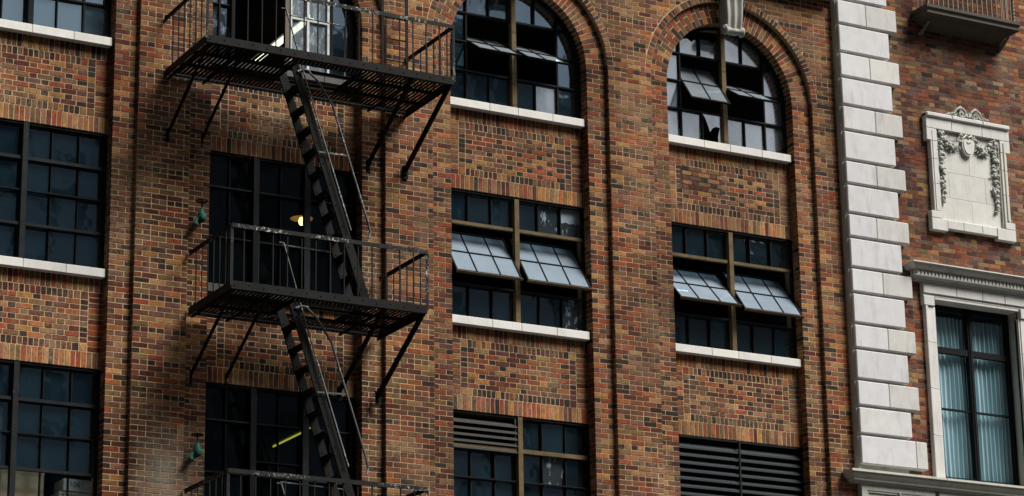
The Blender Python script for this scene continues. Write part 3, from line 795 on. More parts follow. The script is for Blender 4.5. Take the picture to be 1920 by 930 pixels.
# belt ledge and the panels under it
def moulding(mb, x0, x1, prof, ret=True, back=0.02, m_=0, cuts=None):
    """prof: (y, z) top to bottom, run along x with returned ends that follow the projection"""
    xs = [x0, x1]
    for (ya, za), (yb, zb) in zip(prof, prof[1:]):
        ea, eb = (-ya, -yb) if ret else (0, 0)
        mb.poly([(x0-ea, ya, za), (x1+ea, ya, za), (x1+eb, yb, zb), (x0-eb, yb, zb)], m_)
        if ret:
            for s, x in ((-1, x0), (1, x1)):
                mb.poly([(x+s*ea, ya, za), (x+s*eb, yb, zb), (x+s*eb, back, zb), (x+s*ea, back, za)], m_)
    for (y_, z_) in (prof[0], prof[-1]):
        e_ = -y_ if ret else 0
        mb.poly([(x0-e_, y_, z_), (x1+e_, y_, z_), (x1+e_, back, z_), (x0-e_, back, z_)], m_)
mb = MB()
moulding(mb, 11.33, NX1-.1, [(-.27, -3.655), (-.275, -3.69), (-.25, -3.695), (-.245, -3.72), (-.21, -3.75), (-.185, -3.775), (-.185, -3.80), (-.15, -3.81), (-.15, -3.83)])
mb.box((12.84, -.278, -3.70), (12.85, -.2, -3.654))
mb.build('ledge', [M_GREY], nb)
for (a, b) in ((11.33, 12.72), (12.80, 14.85), (14.93, 16.3)):
    mb = MB(); yf = -.11; zt, zb = -3.832, -5.85; f_ = .10
    mb.box((a, yf, zb), (a+f_, .02, zt)); mb.box((b-f_, yf, zb), (b, .02, zt)); mb.box((a+f_, yf, zt-f_), (b-f_, .02, zt)); mb.box((a+f_, yf, zb), (b-f_, .02, zb+f_))
    mb.box((a+f_, yf+.035, zb+f_), (b-f_, .02, zt-f_)); q = .03
    mb.box((a+f_, yf+.012, zt-f_-q), (b-f_, .02, zt-f_-.001)); mb.box((a+f_+.0005, yf+.013, zb+f_), (a+f_+q, .02, zt-f_-q)); mb.box((b-f_-q, yf+.013, zb+f_), (b-f_-.0005, .02, zt-f_-q))
    if a < 12: mb.ball((12.03, yf-.005, zt-.13), .028, 8, 6, 0, (.7, 1, 1.6))
    mb.build('pedestal_panel', [M_GREY], nb)
mb = MB(); mb.box((11.40, -.02, -5.9), (NX1, .02, -3.75)); mb.build('pedestal_backing', [M_GREY], nb)
# window surround
ws = empty('window', nb)
mb = MB()
AX0, AX1 = 12.755, 14.845; af = .215
segz = [-3.66, -2.95, -2.2, -1.45, -.86]
for x0, x1, s in ((AX0, AX0+af, -1), (AX1-af, AX1, 1)):
    for a, b in zip(segz, segz[1:]):
        g = rnd.uniform(.93, 1.03); xo = x0 if s < 0 else x1; xi = x1 if s < 0 else x0
        mb.box((min(xo, xo-s*.05), -.115, a+.002), (max(xo, xo-s*.05), .02, b-.002), 0, (g, g, g), bev=.008)
        mb.box((min(xo-s*.052, xi+s*.03), -.09, a+.002), (max(xo-s*.052, xi+s*.03), .02, b-.002), 0, (g, g, g), bev=.004)
        mb.box((min(xi+s*.028, xi), -.075, a+.002), (max(xi+s*.028, xi), .34, b-.002), 0, (g, g, g), bev=.004)
hx = [AX0-.03, 13.38, 13.90, 14.35, AX1+.03]
for a, b in zip(hx, hx[1:]):
    g = rnd.uniform(.9, 1.03)
    mb.box((a+.002, -.125, -.66), (b-.002, .02, -.47), 0, (g, g, g), bev=.008)
    mb.box((a+.0025, -.10, -.70), (b-.0025, .02, -.662), 0, (g, g, g), bev=.004)
mb.box((AX0+af-.005, -.095, -.735), (AX1-af+.005, .34, -.702)); mb.box((AX0-.028, -.118, -.858), (AX0+af-.03, .02, -.70), 0, (1, 1, 1), .008); mb.box((AX1-af+.03, -.118, -.858), (AX1+.028, .02, -.70), 0, (1, 1, 1), .008)
mb.build('architrave', [M_STONE2 if 'M_STONE2' in globals() else M_RELIEF], ws)
mb = MB()
moulding(mb, AX0-.02, AX1+.02, [(-.32, -.215), (-.325, -.235), (-.30, -.255), (-.27, -.30), (-.245, -.315), (-.20, -.318)])
moulding(mb, AX0-.02, AX1+.02, [(-.165, -.318), (-.165, -.405)])
moulding(mb, AX0-.02, AX1+.02, [(-.235, -.405), (-.23, -.425), (-.20, -.445), (-.17, -.455), (-.165, -.475)])
mb.build('cornice', [M_GREY], ws)
mb = MB(); x = AX0-.19
while x < AX1+.2:
    mb.box((x, -.215, -.398), (x+.043, -.10, -.324)); x += .071
y = -.17
while y < -.03:
    mb.box((AX0-.215, y, -.398), (AX0-.10, y+.04, -.324)); y += .071
mb.build('dentils', [M_RELIEF], ws)
mb = MB(); gy = .20
mb.box((OX0+.02, gy-.04, -3.56), (OX0+.07, gy+.04, -.74)); mb.box((OX1-.07, gy-.04, -3.56), (OX1-.02, gy+.04, -.74))
mb.box((OX0+.02, gy-.04, -3.60), (OX1-.02, gy+.04, -3.52)); mb.box((OX0+.02, gy-.04, -.80), (OX1-.02, gy+.04, -.72))
mb.box((13.765, gy-.055, -3.53), (13.845, gy+.04, -.74)); mb.box((13.795, gy-.07, -3.53), (13.812, gy-.055, -.75), 1)
for a, b in ((OX0+.07, 13.765), (13.845, OX1-.07)):
    mb.box((a, gy-.04, -1.52), (b, gy+.03, -1.42)); mb.box((a, gy-.02, -2.44), (b, gy+.02, -2.41))
mb.build('frame', [M_STEEL, M_GREYSTEEL], ws)
mb = MB()
for a, b in ((OX0+.07, 13.765), (13.845, OX1-.07)):
    for c_, d_ in ((-3.52, -2.44), (-2.41, -1.52), (-1.42, -.8)): mb.poly([(a, gy, c_), (b, gy, c_), (b, gy, d_), (a, gy, d_)])
mb.build('glass', [M_GLASS_CLEAR], ws)
mb = MB(); mb.box((OX1-.002, .02, -3.6), (OX1+.03, .34, -.7)); mb.box((OX0-.03, .02, -3.6), (OX0+.002, .34, -.7)); mb.box((OX0, .02, -.7), (OX1, .34, -.67)); mb.box((OX0, .02, -3.63), (OX1, .34, -3.605))
mb.build('reveal', [M_GREY], ws)
# plaque
pq = empty('carved_plaque', nb)
mb = MB(); yo = -.13
def pbox(a, b, y0, m_=0, t_=(1, 1, 1), bev=.008): mb.box((a[0], y0, a[1]), (b[0], -.02, b[1]), m_, t_, bev)
L0, L1, T, B = 13.055, 14.60, 2.40, .40
for a, b in ((2.12, 2.40),):
    for x0, x1 in zip([12.985, 13.50, 14.12, 14.68], [13.50, 14.12, 14.68]):
        g = rnd.uniform(.95, 1.03); pbox((x0+.001, 2.14), (x1-.001, 2.40), -.125, 0, (g, g, g))
        pbox((x0+.001, 2.33), (x1-.001, 2.405), -.165, 0, (g, g, g), .015)
for x0, x1 in ((12.985, 13.19), (14.475, 14.68)):
    pbox((x0, 1.93), (x1, 2.138), -.124)
zc = [.74, 1.2, 1.62, 1.928]
for a, b in zip(zc, zc[1:]):
    g = rnd.uniform(.9, 1.03)
    pbox((13.055, a+.001), (13.19, b-.001), -.122, 0, (g, g, g)); pbox((14.475, a+.001), (14.60, b-.001), -.122, 0, (g, g*.99, g*.94)); 
for x0, x1 in ((13.192, 13.215), (14.45, 14.473)): pbox((x0, .62), (x1, 2.14), -.10, 0, (.9, .9, .87), .004)
pbox((14.53, .76), (14.56, 2.1), -.137, 0, (.8, .8, .74), .004); pbox((13.09, .76), (13.11, 2.1), -.132, 0, (.95, .95, .9), .004)
pbox((12.985, .42), (13.30, .62), -.124); pbox((14.30, .42), (14.68, .62), -.124); pbox((12.985, .622), (13.19, .738), -.126); pbox((14.475, .622), (14.68, .738), -.126)
for x0, x1 in ((13.302, 13.62), (13.622, 14.0), (14.002, 14.298)): pbox((x0, .47), (x1, .62), -.118, 0, (rnd.uniform(.93, 1),)*3)
mb.build('plaque_frame', [M_RELIEF], pq)
mb = MB(); zr_ = [.62, 1.02, 1.45, 1.80, 2.14]
for r_, (a, b) in enumerate(zip(zr_, zr_[1:])):
    xx = [13.19, 13.48, 14.22, 14.475] if r_ % 2 else [13.19, 13.86, 14.475]
    if r_ == 1: xx = [13.19, 13.42, 14.16, 14.475]
    for x0, x1 in zip(xx, xx[1:]):
        g = rnd.uniform(.9, 1.04); mb.box((x0+.001, -.065, a+.001), (x1-.001, -.02, b-.001), 0, (g, g, g*.98), .003)
mb.build('plaque_field', [M_RELIEF], pq)
mb = MB()
def clump(cx_, cz_, r_, n_=5):
    for _ in range(n_):
        a = rnd.uniform(0, 6.28); q = rnd.uniform(0, r_*.75)
        mb.ball((cx_+q*math.cos(a), -.085-rnd.uniform(0, .03), cz_+q*math.sin(a)), r_*rnd.uniform(.34, .6), 7, 5, 0, (rnd.uniform(.7, 1.2), .9, rnd.uniform(.7, 1.2)))
    for _ in range(3):                                # leaf blades
        a = rnd.uniform(0, 6.28); d_ = Vector((math.cos(a), 0, math.sin(a)))
        p = Vector((cx_, -.09, cz_))+d_*r_*.5
        mb.tube([p, p+d_*r_*.45+Vector((0, -.015, 0)), p+d_*r_*.95], [.004, r_*.22, .003], 5)
for sx, x in ((-1, 13.275), (1, 14.37)):
    mb = MB()
    for k in range(15):
        z_ = 2.08-k*.083; r_ = .055*(1-.018*k) if k not in (4, 7, 10) else .068
        clump(x+.015*math.sin(k*1.7), z_, r_*1.12, 6)
    mb.tube([(x+.02*math.sin(k), -.10, 2.1-k*.1) for k in range(12)], .009, 5)
    mb.build('garland', [M_ORN], pq)
for x0, x1 in ((13.33, 13.70), (13.94, 14.33)):
    mb = MB()
    for k in range(9):
        t = k/8; clump(x0+(x1-x0)*t, 2.09-.20*math.sin(math.pi*t), .054+.026*math.sin(math.pi*t), 7)
    mb.build('garland', [M_ORN], pq)
mb = MB(); sh = []
for k in range(24):
    a = 6.2832*k/24; x = .125*math.cos(a); z_ = .15*math.sin(a)
    if z_ > 0: z_ = min(z_, .12); x *= 1.08
    else: z_ *= 1.25
    sh.append((13.82+x, z_+1.955))
mb.prism([(p[0], -.125, p[1]) for p in sh][::-1], (0, .07, 0)); mb.prism([(13.82+(p[0]-13.82)*.8, -.138, 1.955+(p[1]-1.955)*.84) for p in sh][::-1], (0, .02, 0))
mb.tube([(13.72, -.13, 2.06), (13.77, -.15, 2.11), (13.82, -.14, 2.075), (13.87, -.15, 2.11), (13.92, -.13, 2.06)], [.008, .016, .02, .016, .008], 6)
mb.tube([(13.78, -.145, 2.0), (13.82, -.15, 1.985), (13.86, -.145, 2.0)], .006, 5)
mb.build('shield', [M_RELIEF], pq)
mb = MB()
def spiral(cx_, cz_, r0, turns, s, a0, th=.016):
    n_ = 22; mb.tube([(cx_+s*r0*(1-.85*k/n_)*math.cos(a0+turns*6.28*k/n_), -.15+.01*k/n_, cz_+r0*(1-.85*k/n_)*math.sin(a0+turns*6.28*k/n_)) for k in range(n_+1)], [th*(1-.5*k/n_) for k in range(n_+1)], 6)
mb.box((13.40, -.13, 2.40), (14.28, -.03, 2.425), 0, (1, 1, 1), .004)
crest_pts = [(13.38, 2.405), (14.30, 2.405), (14.28, 2.44), (14.16, 2.45), (14.10, 2.50), (14.04, 2.56), (13.97, 2.57), (13.90, 2.53), (13.84, 2.49), (13.78, 2.53), (13.71, 2.57), (13.64, 2.56), (13.58, 2.50), (13.52, 2.45), (13.40, 2.44)]
mb.prism([(p[0], -.112, p[1]) for p in crest_pts], (0, .07, 0))
for s in (-1, 1):
    spiral(13.84+s*.13, 2.47, .095, 1.3, s, 1.2, .020); spiral(13.84+s*.145, 2.465, .052, 1.0, -s, 3.6, .013)
    mb.tube([(13.84+s*x_, -.145, 2.405+z_) for x_, z_ in ((.02, .03), (.07, .12), (.15, .175), (.23, .13), (.27, .06), (.36, .035), (.44, .02))], [.012, .02, .024, .022, .016, .012, .008], 7)
    for k in range(6): mb.ball((13.84+s*(.27+.028*k), -.14, 2.425+.010*((k*7) % 3)), .02-.001*k, 6, 5, 0, (1, .8, 1.3))
    for k in range(3): mb.ball((13.84+s*.03*k, -.145, 2.42+.012*k), .022, 6, 5)
mb.build('crest', [M_ORN], pq)
# small iron balcony
bc = empty('balcony', nb)
mb = MB(); bx0, bx1, by = 12.93, 14.80, -.42
rings = [(.0, 4.165, 0), (.0, 4.14, 0), (-.03, 4.13, .03), (-.03, 4.10, .03), (.0, 4.06, 0), (.005, 4.035, 0), (-.02, 4.03, .02), (-.02, 4.005, .02), (.05, 3.985, -.05), (.11, 3.94, -.12), (.22, 3.885, -.22), (.33, 3.86, -.30)]
prev = None
for dy, z_, dx in rings:
    r_ = [mb.pt((bx0-dx, NY, z_)), mb.pt((bx0-dx, by+dy, z_)), mb.pt((bx1+dx, by+dy, z_)), mb.pt((bx1+dx, NY, z_))]
    if prev:
        for i in range(3): mb.face([prev[i], prev[i+1], r_[i+1], r_[i]])
    else: mb.face(r_)
    prev = r_
mb.face(prev[::-1])
mb.build('balcony_floor', [M_ORNDARK if 'M_ORNDARK' in globals() else simple('dark_bronze_stone', (.06, .05, .036), .8)], bc)
mb = MB()
def twist(x, y_, z0, z1, r_=.011):
    n_ = 40; ids = []
    for k in range(n_+1):
        a = k*.55; z_ = z0+(z1-z0)*k/n_
        ids.append([mb.pt((x+r_*math.cos(a+q*math.pi/2)*1.3, y_+r_*math.sin(a+q*math.pi/2)*1.3, z_)) for q in range(4)])
    for k in range(n_):
        for q in range(4): mb.face([ids[k][q], ids[k][(q+1) % 4], ids[k+1][(q+1) % 4], ids[k+1][q]])
x = bx0+.06
while x < bx1-.08: mb.box((x-.008, by+.032, 4.165), (x+.008, by+.048, 5.0)); x += .1
for x in (bx0+.05, bx1-.05): twist(x, by+.05, 4.165, 5.05, .022)
for y_ in (-.33, -.22, -.11):
    mb.box((bx0+.041, y_-.008, 4.165), (bx0+.059, y_+.008, 5.0)); mb.box((bx1-.059, y_-.008, 4.165), (bx1-.041, y_+.008, 5.0))
mb.box((bx0, by+.02, 5.0), (bx1, by+.07, 5.03)); mb.box((bx0, by+.02, 5.0), (bx0+.05, NY, 5.028)); mb.box((bx1-.05, by+.02, 5.0), (bx1, NY, 5.028))
mb.build('balcony_railing', [simple('bronze_railing', (.20, .155, .10), .6)], bc)
for x in (bx0+.12, bx1-.12):
    mb = MB(); mb.tube([(x, -.03, 3.78), (x, -.10, 3.80), (x, -.2, 3.87), (x, -.30, 3.92)], [.035, .03, .025, .02], 8); mb.ball((x, -.08, 3.80), .04, 8, 6)
    mb.build('balcony_bracket', [simple('bronze_bracket', (.15, .125, .09), .8)], bc)

# curtains
def curtain(x0, x1, label, gap, ph):
    mb = MB(); NXc, NZc = 120, 14; ids = []
    for j in range(NZc+1):
        z_ = -3.5+(2.62)*j/NZc; r_ = []
        for i in range(NXc+1):
            u = i/NXc; x = x0+(x1-x0)*u
            amp = .030+.012*math.sin(u*9+ph)
            y_ = .31+amp*math.sin(u*(x1-x0)*6.283/.082+ph+.6*math.sin(u*7+ph)+.25*math.sin(z_*1.3+u*5))+.01*math.sin(z_*2+u*11)
            r_.append(mb.pt((x+.012*math.sin(z_*1.7+u*8), y_, z_)))
        ids.append(r_)
    for j in range(NZc):
        for i in range(NXc): mb.face([ids[j][i], ids[j][i+1], ids[j+1][i+1], ids[j+1][i]], 0, (1, 1, 1), True)
    o = mb.build('curtain', [M_CURT]); tag(o, label, 'curtain', 'teal curtains behind the stone framed window')
    return o
curtain(12.98, 13.80, 'pale teal pleated curtain in the pane nearer the white quoins', .0, .4)
curtain(13.83, 14.66, 'pale teal pleated curtain in the pane farther from the white quoins', .0, 2.1)

# ================================================================== FIRE ESCAPE
fe = tag(empty('fire_escape'), 'black iron fire escape with slatted landings and steep stairs on the brick wall', 'fire escape')
def platform(x0, x1, z, hatch=(1.42, 2.36, -1.22, -.45), hs=True):
    p = empty('landing', fe); YF = -1.47
    mb = MB()
    mb.box((x0, YF, z-.045), (x1, YF+.012, z+.065)); mb.box((x0, YF+.012, z-.045), (x1, YF+.07, z-.035))
    for x in (x0, x1-.012): mb.box((x, YF+.013, z-.045), (x+.012, 0 if True else 0, z+.065))
    mb.box((x0+.012, -.05, z-.045), (x1-.012, -.04, z+.03))
    for y_ in (-.98, -.50): mb.box((x0+.013, y_-.006, z-.05), (x1-.013, y_+.006, z-.004)); mb.box((x0+.013, y_-.03, z-.012), (x1-.013, y_+.03, z-.006))
    n = int((x1-x0)/.2)
    for k in range(n+1): 
        x = x0+.05+k*.205
        if x < x1: mb.ball((x, YF-.001, z+.01+(.012 if k % 2 else -.008)), .011, 6, 4)
    hx0, hx1, hy0, hy1 = hatch
    for a, b in (((hx0-.02, hy0-.01), (hx0-.008, hy1+.01)), ((hx1+.008, hy0-.01), (hx1+.02, hy1+.01)), ((hx0-.02, hy0-.022), (hx1+.02, hy0-.01)), ((hx0-.02, hy1+.01), (hx1+.02, hy1+.022))):
        mb.box((a[0], a[1], z-.045), (b[0], b[1], z+.02))
    mb.build('landing_frame', [M_IRON], p)
    mb = MB(); x = x0+.035
    while x < x1-.03:
        j = rnd.uniform(-.002, .002)
        segs = [(YF+.02, -.06)]
        if hx0-.01 < x < hx1+.01: segs = [(YF+.02, hy0-.012), (hy1+.012, -.06)]
        for a, b in segs: mb.box((x-.0242+j, a, z+.003), (x+.0242+j, b, z+.006))
        x += .060
    mb.build('slats', [M_DARKIRON], p)
    # railing
    rl = empty('railing', p); zr = z+.83
    mb = MB(); pt = .016
    mb.box((x0-.005, YF-.012, zr), (x1+.005, YF+.03, zr+.012)); mb.box((x0-.005, YF-.014, zr-.045), (x1+.005, YF-.004, zr-.0005))
    for x in (x0, x1):
        mb.box((x-.02, YF+.03, zr), (x+.02, 0, zr+.012)); mb.box((x-.005, YF+.03, zr-.045), (x+.005, 0, zr-.0005))
        mb.box((x-.02, YF-.003, z+.0), (x+.02, YF+.0045, zr)); 
    mb.build('top_rail', [M_RAIL], rl)
    mb = MB(); x = x0+.175
    while x < x1-.06: mb.box((x-.0075, YF+.001, z+.0), (x+.0075, YF+.014, zr)); x += .2065
    for sx in (x0, x1):
        y_ = YF+.2
        while y_ < -.06: mb.box((sx-.007, y_-.007, z+.06), (sx+.007, y_+.007, zr)); y_ += .205
    mb.build('balusters', [M_IRON], rl)
    # brackets
    for x, wd, tw in ((x0+.05, .024, .01), (x0+.55, .020, .01), (x1-.62, .06, .012), (x1-.03, .075, .012)):
        mb = MB()
        a = Vector((x, -.02, z-.86)); b = Vector((x, YF+.10, z-.05))
        mb.bar(a, b, wd, .04, (1, 0, 0)); mb.box((x-wd/2, -.03, z-1.0), (x+wd/2, .0, z-.80)); mb.box((x-.012, YF+.02, z-.075), (x+.012, 0, z-.046))
        mb.tube([(x, -.03, z-.93), (x, -.055, z-.93)], .018, 8); mb.tube([(x, -.03, z-.86), (x, -.05, z-.86)], .014, 8)
        mb.build('bracket', [M_DARKIRON], p)
    if hs:
        mb = MB(); zg = z+.90
        mb.tube([(hx0+.08, -.62, zg+.02), (hx1+.06, -.62, zg), (hx1+.06, -.62, z)], .012, 8)
        mb.build('hatch_guard', [M_PIPE], p)
    return p
def stair(zt, zb, clipz=None):
    s = empty('stair', fe); dx = .3345*(zt-zb-.0); x0 = 1.475
    sl = Vector((.3345, 0, -1)).normalized()
    def at(z_, y_, off=0): return Vector((x0+(zt-z_)*.3345+off, y_, z_))
    for y_ in (-1.05, -.64):
        mb = MB(); mb.bar(at(zt+.02, y_), at(zb+.03, y_), .118, .010, (0, -1, 0))
        for sgn in (-1, 1):
            c_ = .056*sgn; mb.bar(at(zt+.02, y_+.013, c_), at(zb+.03, y_+.013, c_), .008, .03, (0, -1, 0))
        k = 0; z_ = zt-.2
        while z_ > zb+.1:
            mb.ball(at(z_, y_-.008, -.02), .010, 6, 4); mb.ball(at(z_-.03, y_-.008, .022), .0045, 6, 4); z_ -= .285
        mb.build('stringer', [M_IRON], s)
    z_ = zt-.27; 
    while z_ > zb+.12:
        mb = MB(); c = at(z_, -.845, 0)
        mb.box((c.x-.085, -1.044, z_-.006), (c.x+.075, -.646, z_+.004)); mb.box((c.x-.085, -1.044, z_-.03), (c.x-.077, -.646, z_-.006)); mb.box((c.x-.07, -1.040, z_-.055), (c.x-.03, -1.034, z_-.0062)); 
        mb.build('tread', [M_DARKIRON], s); z_ -= .285
    # handrail with a bent top, and the grab rod that runs up past the landing
    mb = MB(); y_ = -1.10; o = .37
    pth = [at(zt-.08, -1.07, .0), at(zt-.05, y_, .08), at(zt-.06, y_, .17)]
    for a in range(5): 
        t = a/4; pth.append(at(zt-.08-.10*t, y_, .19+.06*t-.03*(1-t)))
    pth += [at(zt-.5, y_, o), at((zt+zb)/2, y_, o), at(zb+1.25, y_, o), at(zb+1.12, y_, o-.01), at(zb+1.02, y_, o-.06)]
    mb.tube(pth, .0155, 8); zc = zt-1.20
    mb.bar(at(zc, y_+.01, -.06), at(zc+.01, y_, o), .022, .008, (0, -1, 0))
    mb.bar(at(zc, y_+.01, -.06), at(zc-.02, -.66, -.02), .022, .008, (0, 0, 1))
    mb.build('handrail', [M_PIPE], s)
    mb = MB(); mb.tube([(x0-.22, y_+.03, zt+.80), (x0-.17, y_, zt+.79), at(zt-.2, y_, .068), at(zb+1.1, y_, .068)], .011, 8)
    mb.build('grab_rod', [M_PIPE], s)
ZP = [.925, .925-FL-.025, .925-2*FL-.025]
platform(0.0, 3.70, ZP[0]); platform(.405, 3.262, ZP[1]-.03); platform(.405, 3.24, ZP[2]+.0)
stair(ZP[0], ZP[1]-.03); stair(ZP[1]-.03, ZP[2]); stair(ZP[2], ZP[2]-FL)

ld_ = tag(empty('access_ladder'), 'black iron ladder fixed upright to the brick pier above the uppermost landing', 'ladder')
for x in (3.205, 3.592):
    mb = MB(); mb.box((x-.02, -.235, .94), (x+.02, -.223, 5.2))
    mb.box((x-.006, -.223, .94), (x+.006, -.19, 5.2)); 
    for z_ in (1.25, 3.2, 4.6): mb.box((x-.012, -.19, z_), (x+.012, 0, z_+.04))
    mb.build('side_rail', [M_IRON], ld_)
z_ = 1.29
while z_ < 5.1:
    mb = MB(); mb.tube([(3.2, -.212, z_), (3.6, -.212, z_)], .012, 8); mb.build('rung', [M_IRON], ld_); z_ += .325

# ------------------------------------------------------------------ valves
def valve(z, label):
    v = tag(empty('hose_valve'), label, 'valve', 'green standpipe hose valves beside the fire escape'); x, y_ = .53, -.10
    mb = MB(); mb.ball((x, y_, z), .062, 14, 10); mb.lathe((x, y_, z+.045), [(.05, 0), (.058, .015), (.045, .03), (.035, .06), (.022, .085), (.012, .10)])
    mb.tube([(x, .06, z-.02), (x, -.06, z-.02)], .038, 12); mb.lathe((x, y_-.055, z), [(.03, 0), (.045, -.005), (.045, -.03), (.03, -.035), (.001, -.035)], 'y')
    mb.tube([(x-.02, y_, z-.01), (x-.07, y_, z-.03), (x-.09, y_-.01, z-.085)], [.035, .036, .034], 12); mb.lathe((x-.09, y_-.01, z-.12), [(.001, 0), (.042, 0), (.042, .04), (.032, .05)])
    mb.build('body', [M_GREEN], v)
    mb = MB(); mb.tube([(x, y_, z+.13), (x, y_, z+.245)], .010, 8); mb.build('stem', [M_DARKIRON], v)
    mb = MB(); n = 20; r_ = .075
    mb.tube([(x+r_*math.cos(6.2832*k/n), y_+r_*math.sin(6.2832*k/n), z+.245) for k in range(n+1)], .010, 8)
    for a in (0, 2.09, 4.19): mb.tube([(x, y_, z+.245), (x+r_*math.cos(a), y_+r_*math.sin(a), z+.245)], .008, 6)
    mb.build('hand_wheel', [M_DARKIRON], v)
valve(-1.12, 'green hose valve with black hand wheel above the middle landing railing')
valve(-4.37, 'green hose valve with black hand wheel above the lowest landing railing')

# ------------------------------------------------------------------ lamps in the rooms
def tube_lamp(x, y0, y1, z, zc, m_, label, r_=.03, en=0):
    t = tag(empty('tube_lamp'), label, 'lamp')
    mb = MB(); mb.tube([(x, y0, z), (x, y1, z)], r_, 10); mb.build('tube', [m_], t)
    mb = MB(); mb.box((x-.05, y0-.05, z+r_+.005), (x+.05, y1+.05, z+r_+.06)); mb.box((x-.02, y0-.04, z-.02), (x+.02, y0-.005, z+r_+.006)); mb.box((x-.02, y1+.005, z-.02), (x+.02, y1+.04, z+r_+.006))
    for y_ in (y0+.2, y1-.2): mb.tube([(x, y_, z+r_+.055), (x, y_, zc)], .006, 6)
    mb.build('fitting', [M_DIM], t)
tube_lamp(3.28, 2.4, 5.6, 3.20, 4.3, M_TUBE, 'pale fluorescent tube seen through the open window above the uppermost landing', .045)
tube_lamp(3.41, 2.5, 3.95, -3.19, -2.8, M_TUBE2, 'yellow fluorescent tube behind the dark window under the middle landing', .014)
pl = tag(empty('pendant_lamp'), 'lit pendant lamp with a conical shade in the dark window over the middle landing', 'lamp')
px_, py_, pz_ = 3.19, 2.5, -.02
mb = MB(); mb.tube([(px_, py_, pz_+.14), (px_, py_, .50)], .006, 6); mb.build('cord', [M_CORD], pl)
mb = MB(); mb.lathe((px_, py_, pz_), [(.17, .0), (.155, .03), (.10, .085), (.045, .12), (.035, .15), (.02, .16)], 'z', 24); 
mb.f.pop(-2); mb.m.pop(-2); mb.c.pop(-2); mb.sm.pop(-2); mb.build('shade', [M_SHADE], pl)
mb = MB(); mb.ball((px_, py_, pz_-.04), .045, 12, 8, 0, (1, 1, 1.5)); mb.build('bulb', [M_BULB], pl)

# ------------------------------------------------------------------ boxes behind the low window
def carton(x0, x1, y0, y1, z0, z1, m_, label, text=None, name='carton', lid=True):
    t = tag(empty(name), label, 'box', 'boxes stacked behind the low window')
    mb = MB(); mb.box((x0, y0, z0), (x1, y1, z1), 0, (1, 1, 1), .004); mb.build('box_body', [m_], t)
    if lid: mb = MB(); mb.box((x0-.006, y0-.006, z1-.03), (x1+.006, y1+.006, z1+.004), 0, (1, 1, 1), .003); mb.build('lid', [m_], t)
    if text:
        for tx, sz, dx_, dz in text:
            cu = bpy.data.curves.new('lettering', 'FONT'); cu.body = tx; cu.size = sz; cu.extrude = .0008
            o = bpy.data.objects.new('lettering', cu); COL.objects.link(o); cu.materials.append(M_INK)
            me = bpy.data.meshes.new_from_object(o); bpy.data.objects.remove(o); o = bpy.data.objects.new('lettering', me); COL.objects.link(o)
            o.rotation_euler = (R(90), 0, 0); o.location = (x0+dx_, y0-.003 if not lid else y0-.003, z0+dz); o.parent = t
carton(-1.10, -.64, .48, .85, -4.905, -4.745, M_PAPER, 'white file box marked 3106 on top behind the low window', [('3106', .10, .03, .055), ('— —', .04, .30, .03)], 'file_box', False)
carton(-1.15, -.68, .50, .87, -5.075, -4.915, M_PAPER, 'white file box lying under the one marked 3106', [('3706', .10, .03, .06)], 'file_box', False)
carton(-1.95, -1.36, .50, .95, -5.55, -4.70, M_CARD, 'large brown carton beside the white file boxes', None)
carton(-2.95, -2.02, .50, .95, -5.55, -4.62, M_CARD, 'tall brown carton behind the mullion of the low window', None)
mb = MB(); mb.box((-1.3, .46, -6.04), (-.5, 1.1, -5.09)); mb.box((-3.0, .46, -6.04), (-1.32, 1.1, -5.56)); o = mb.build('storage_shelf', [M_FLOOR]); tag(o, 'dark storage shelf carrying the boxes behind the low window', 'shelf')
mb = MB(); mb.box((-2.75, .40, -4.62), (-1.98, .43, -3.90)); o = mb.build('wall_board', [M_PAPER]); tag(o, 'pale board leaning against the low window above the cartons', 'board')

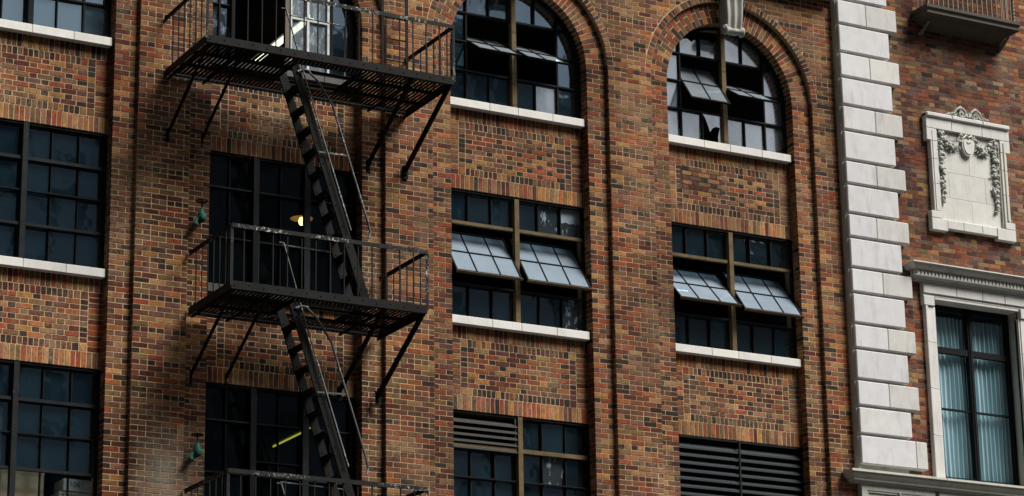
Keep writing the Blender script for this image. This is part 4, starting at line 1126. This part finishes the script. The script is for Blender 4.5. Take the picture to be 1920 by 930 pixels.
# ================================================================== STREET SIDE (partly seen in the glass; left and end blocks added to block sky)
mb = MB(); mb.box((-300, -300, -14.2), (300, 300, -13.85)); o = mb.build('ground', [simple('dark_ground', (.10, .10, .10), .9)]); tag(o, kind='structure')
mb = MB(); mb.box((-200, -33, -13.85), (200, -5, -13.846)); o = mb.build('road', [simple('asphalt', (.055, .055, .058), .85)]); tag(o, kind='structure')
for y0, y1 in ((-5, 0.02), (-36.9, -33)):
    mb = MB(); mb.box((-200, y0, -13.85), (200, y1, -13.70)); o = mb.build('pavement', [simple('paving', (.12, .115, .11), .85)]); tag(o, kind='structure')
def across(x0, x1, h, label, colr, dep=12):
    t = tag(empty('street_building_or_sky_block'), label, 'building')
    mb = MB(); mb.box((x0, -37-dep, -13.7), (x1, -37, h)); mb.box((x0-.2, -37.001, h-.9), (x1+.2, -36.55, h-.45)); mb.build('wall', [simple('street_wall', colr, .9)], t)
    mb = MB(); z_ = -11.5
    while z_ < h-2.5:
        x = x0+1.2
        while x < x1-1.8: mb.box((x, -37.05, z_), (x+1.3, -36.97, z_+1.9)); x += 2.6
        z_ += 3.4
    mb.build('window', [simple('street_window', (.02, .03, .04), .2)], t)
across(-60, -6, 45, 'unseen grey block across the street, made tall to block sky on the left', (.10, .10, .10))  # out of view; height raised to keep left sky light off the jambs
across(-5.8, 7.8, 38, 'unseen dark brick block across the street, made tall to block sky', (.08, .07, .065))  # out of view; raised likewise to cut sky light from the left
across(8.0, 14.5, 16.6, 'grey blue block across the street, lower than its neighbours', (.22, .24, .26))
across(14.8, 27.6, 18.6, 'tall narrow block across the street', (.20, .20, .20))
across(27.9, 60, 15.2, 'long low block across the street', (.12, .10, .09))
t = tag(empty('street_building_or_sky_block'), 'unseen broad dark block added to shut out sky at the street end', 'building')  # added out of view to block sky light along the street
mb = MB(); mb.box((-90, -36, -13.7), (-62, 30, 40)); mb.build('wall', [simple('sky_block_wall', (.08, .08, .08), .9)], t)
mb = MB()
for zz in range(0, 12):
    for yy in range(0, 10): mb.box((-61.99, -33+yy*3, -11+zz*3.6), (-61.9, -31.6+yy*3, -9+zz*3.6))
mb.build('window', [simple('sky_block_window', (.02, .03, .04), .2)], t)
across(60.3, 100, 11, 'low pale block across the street', (.2, .19, .18))
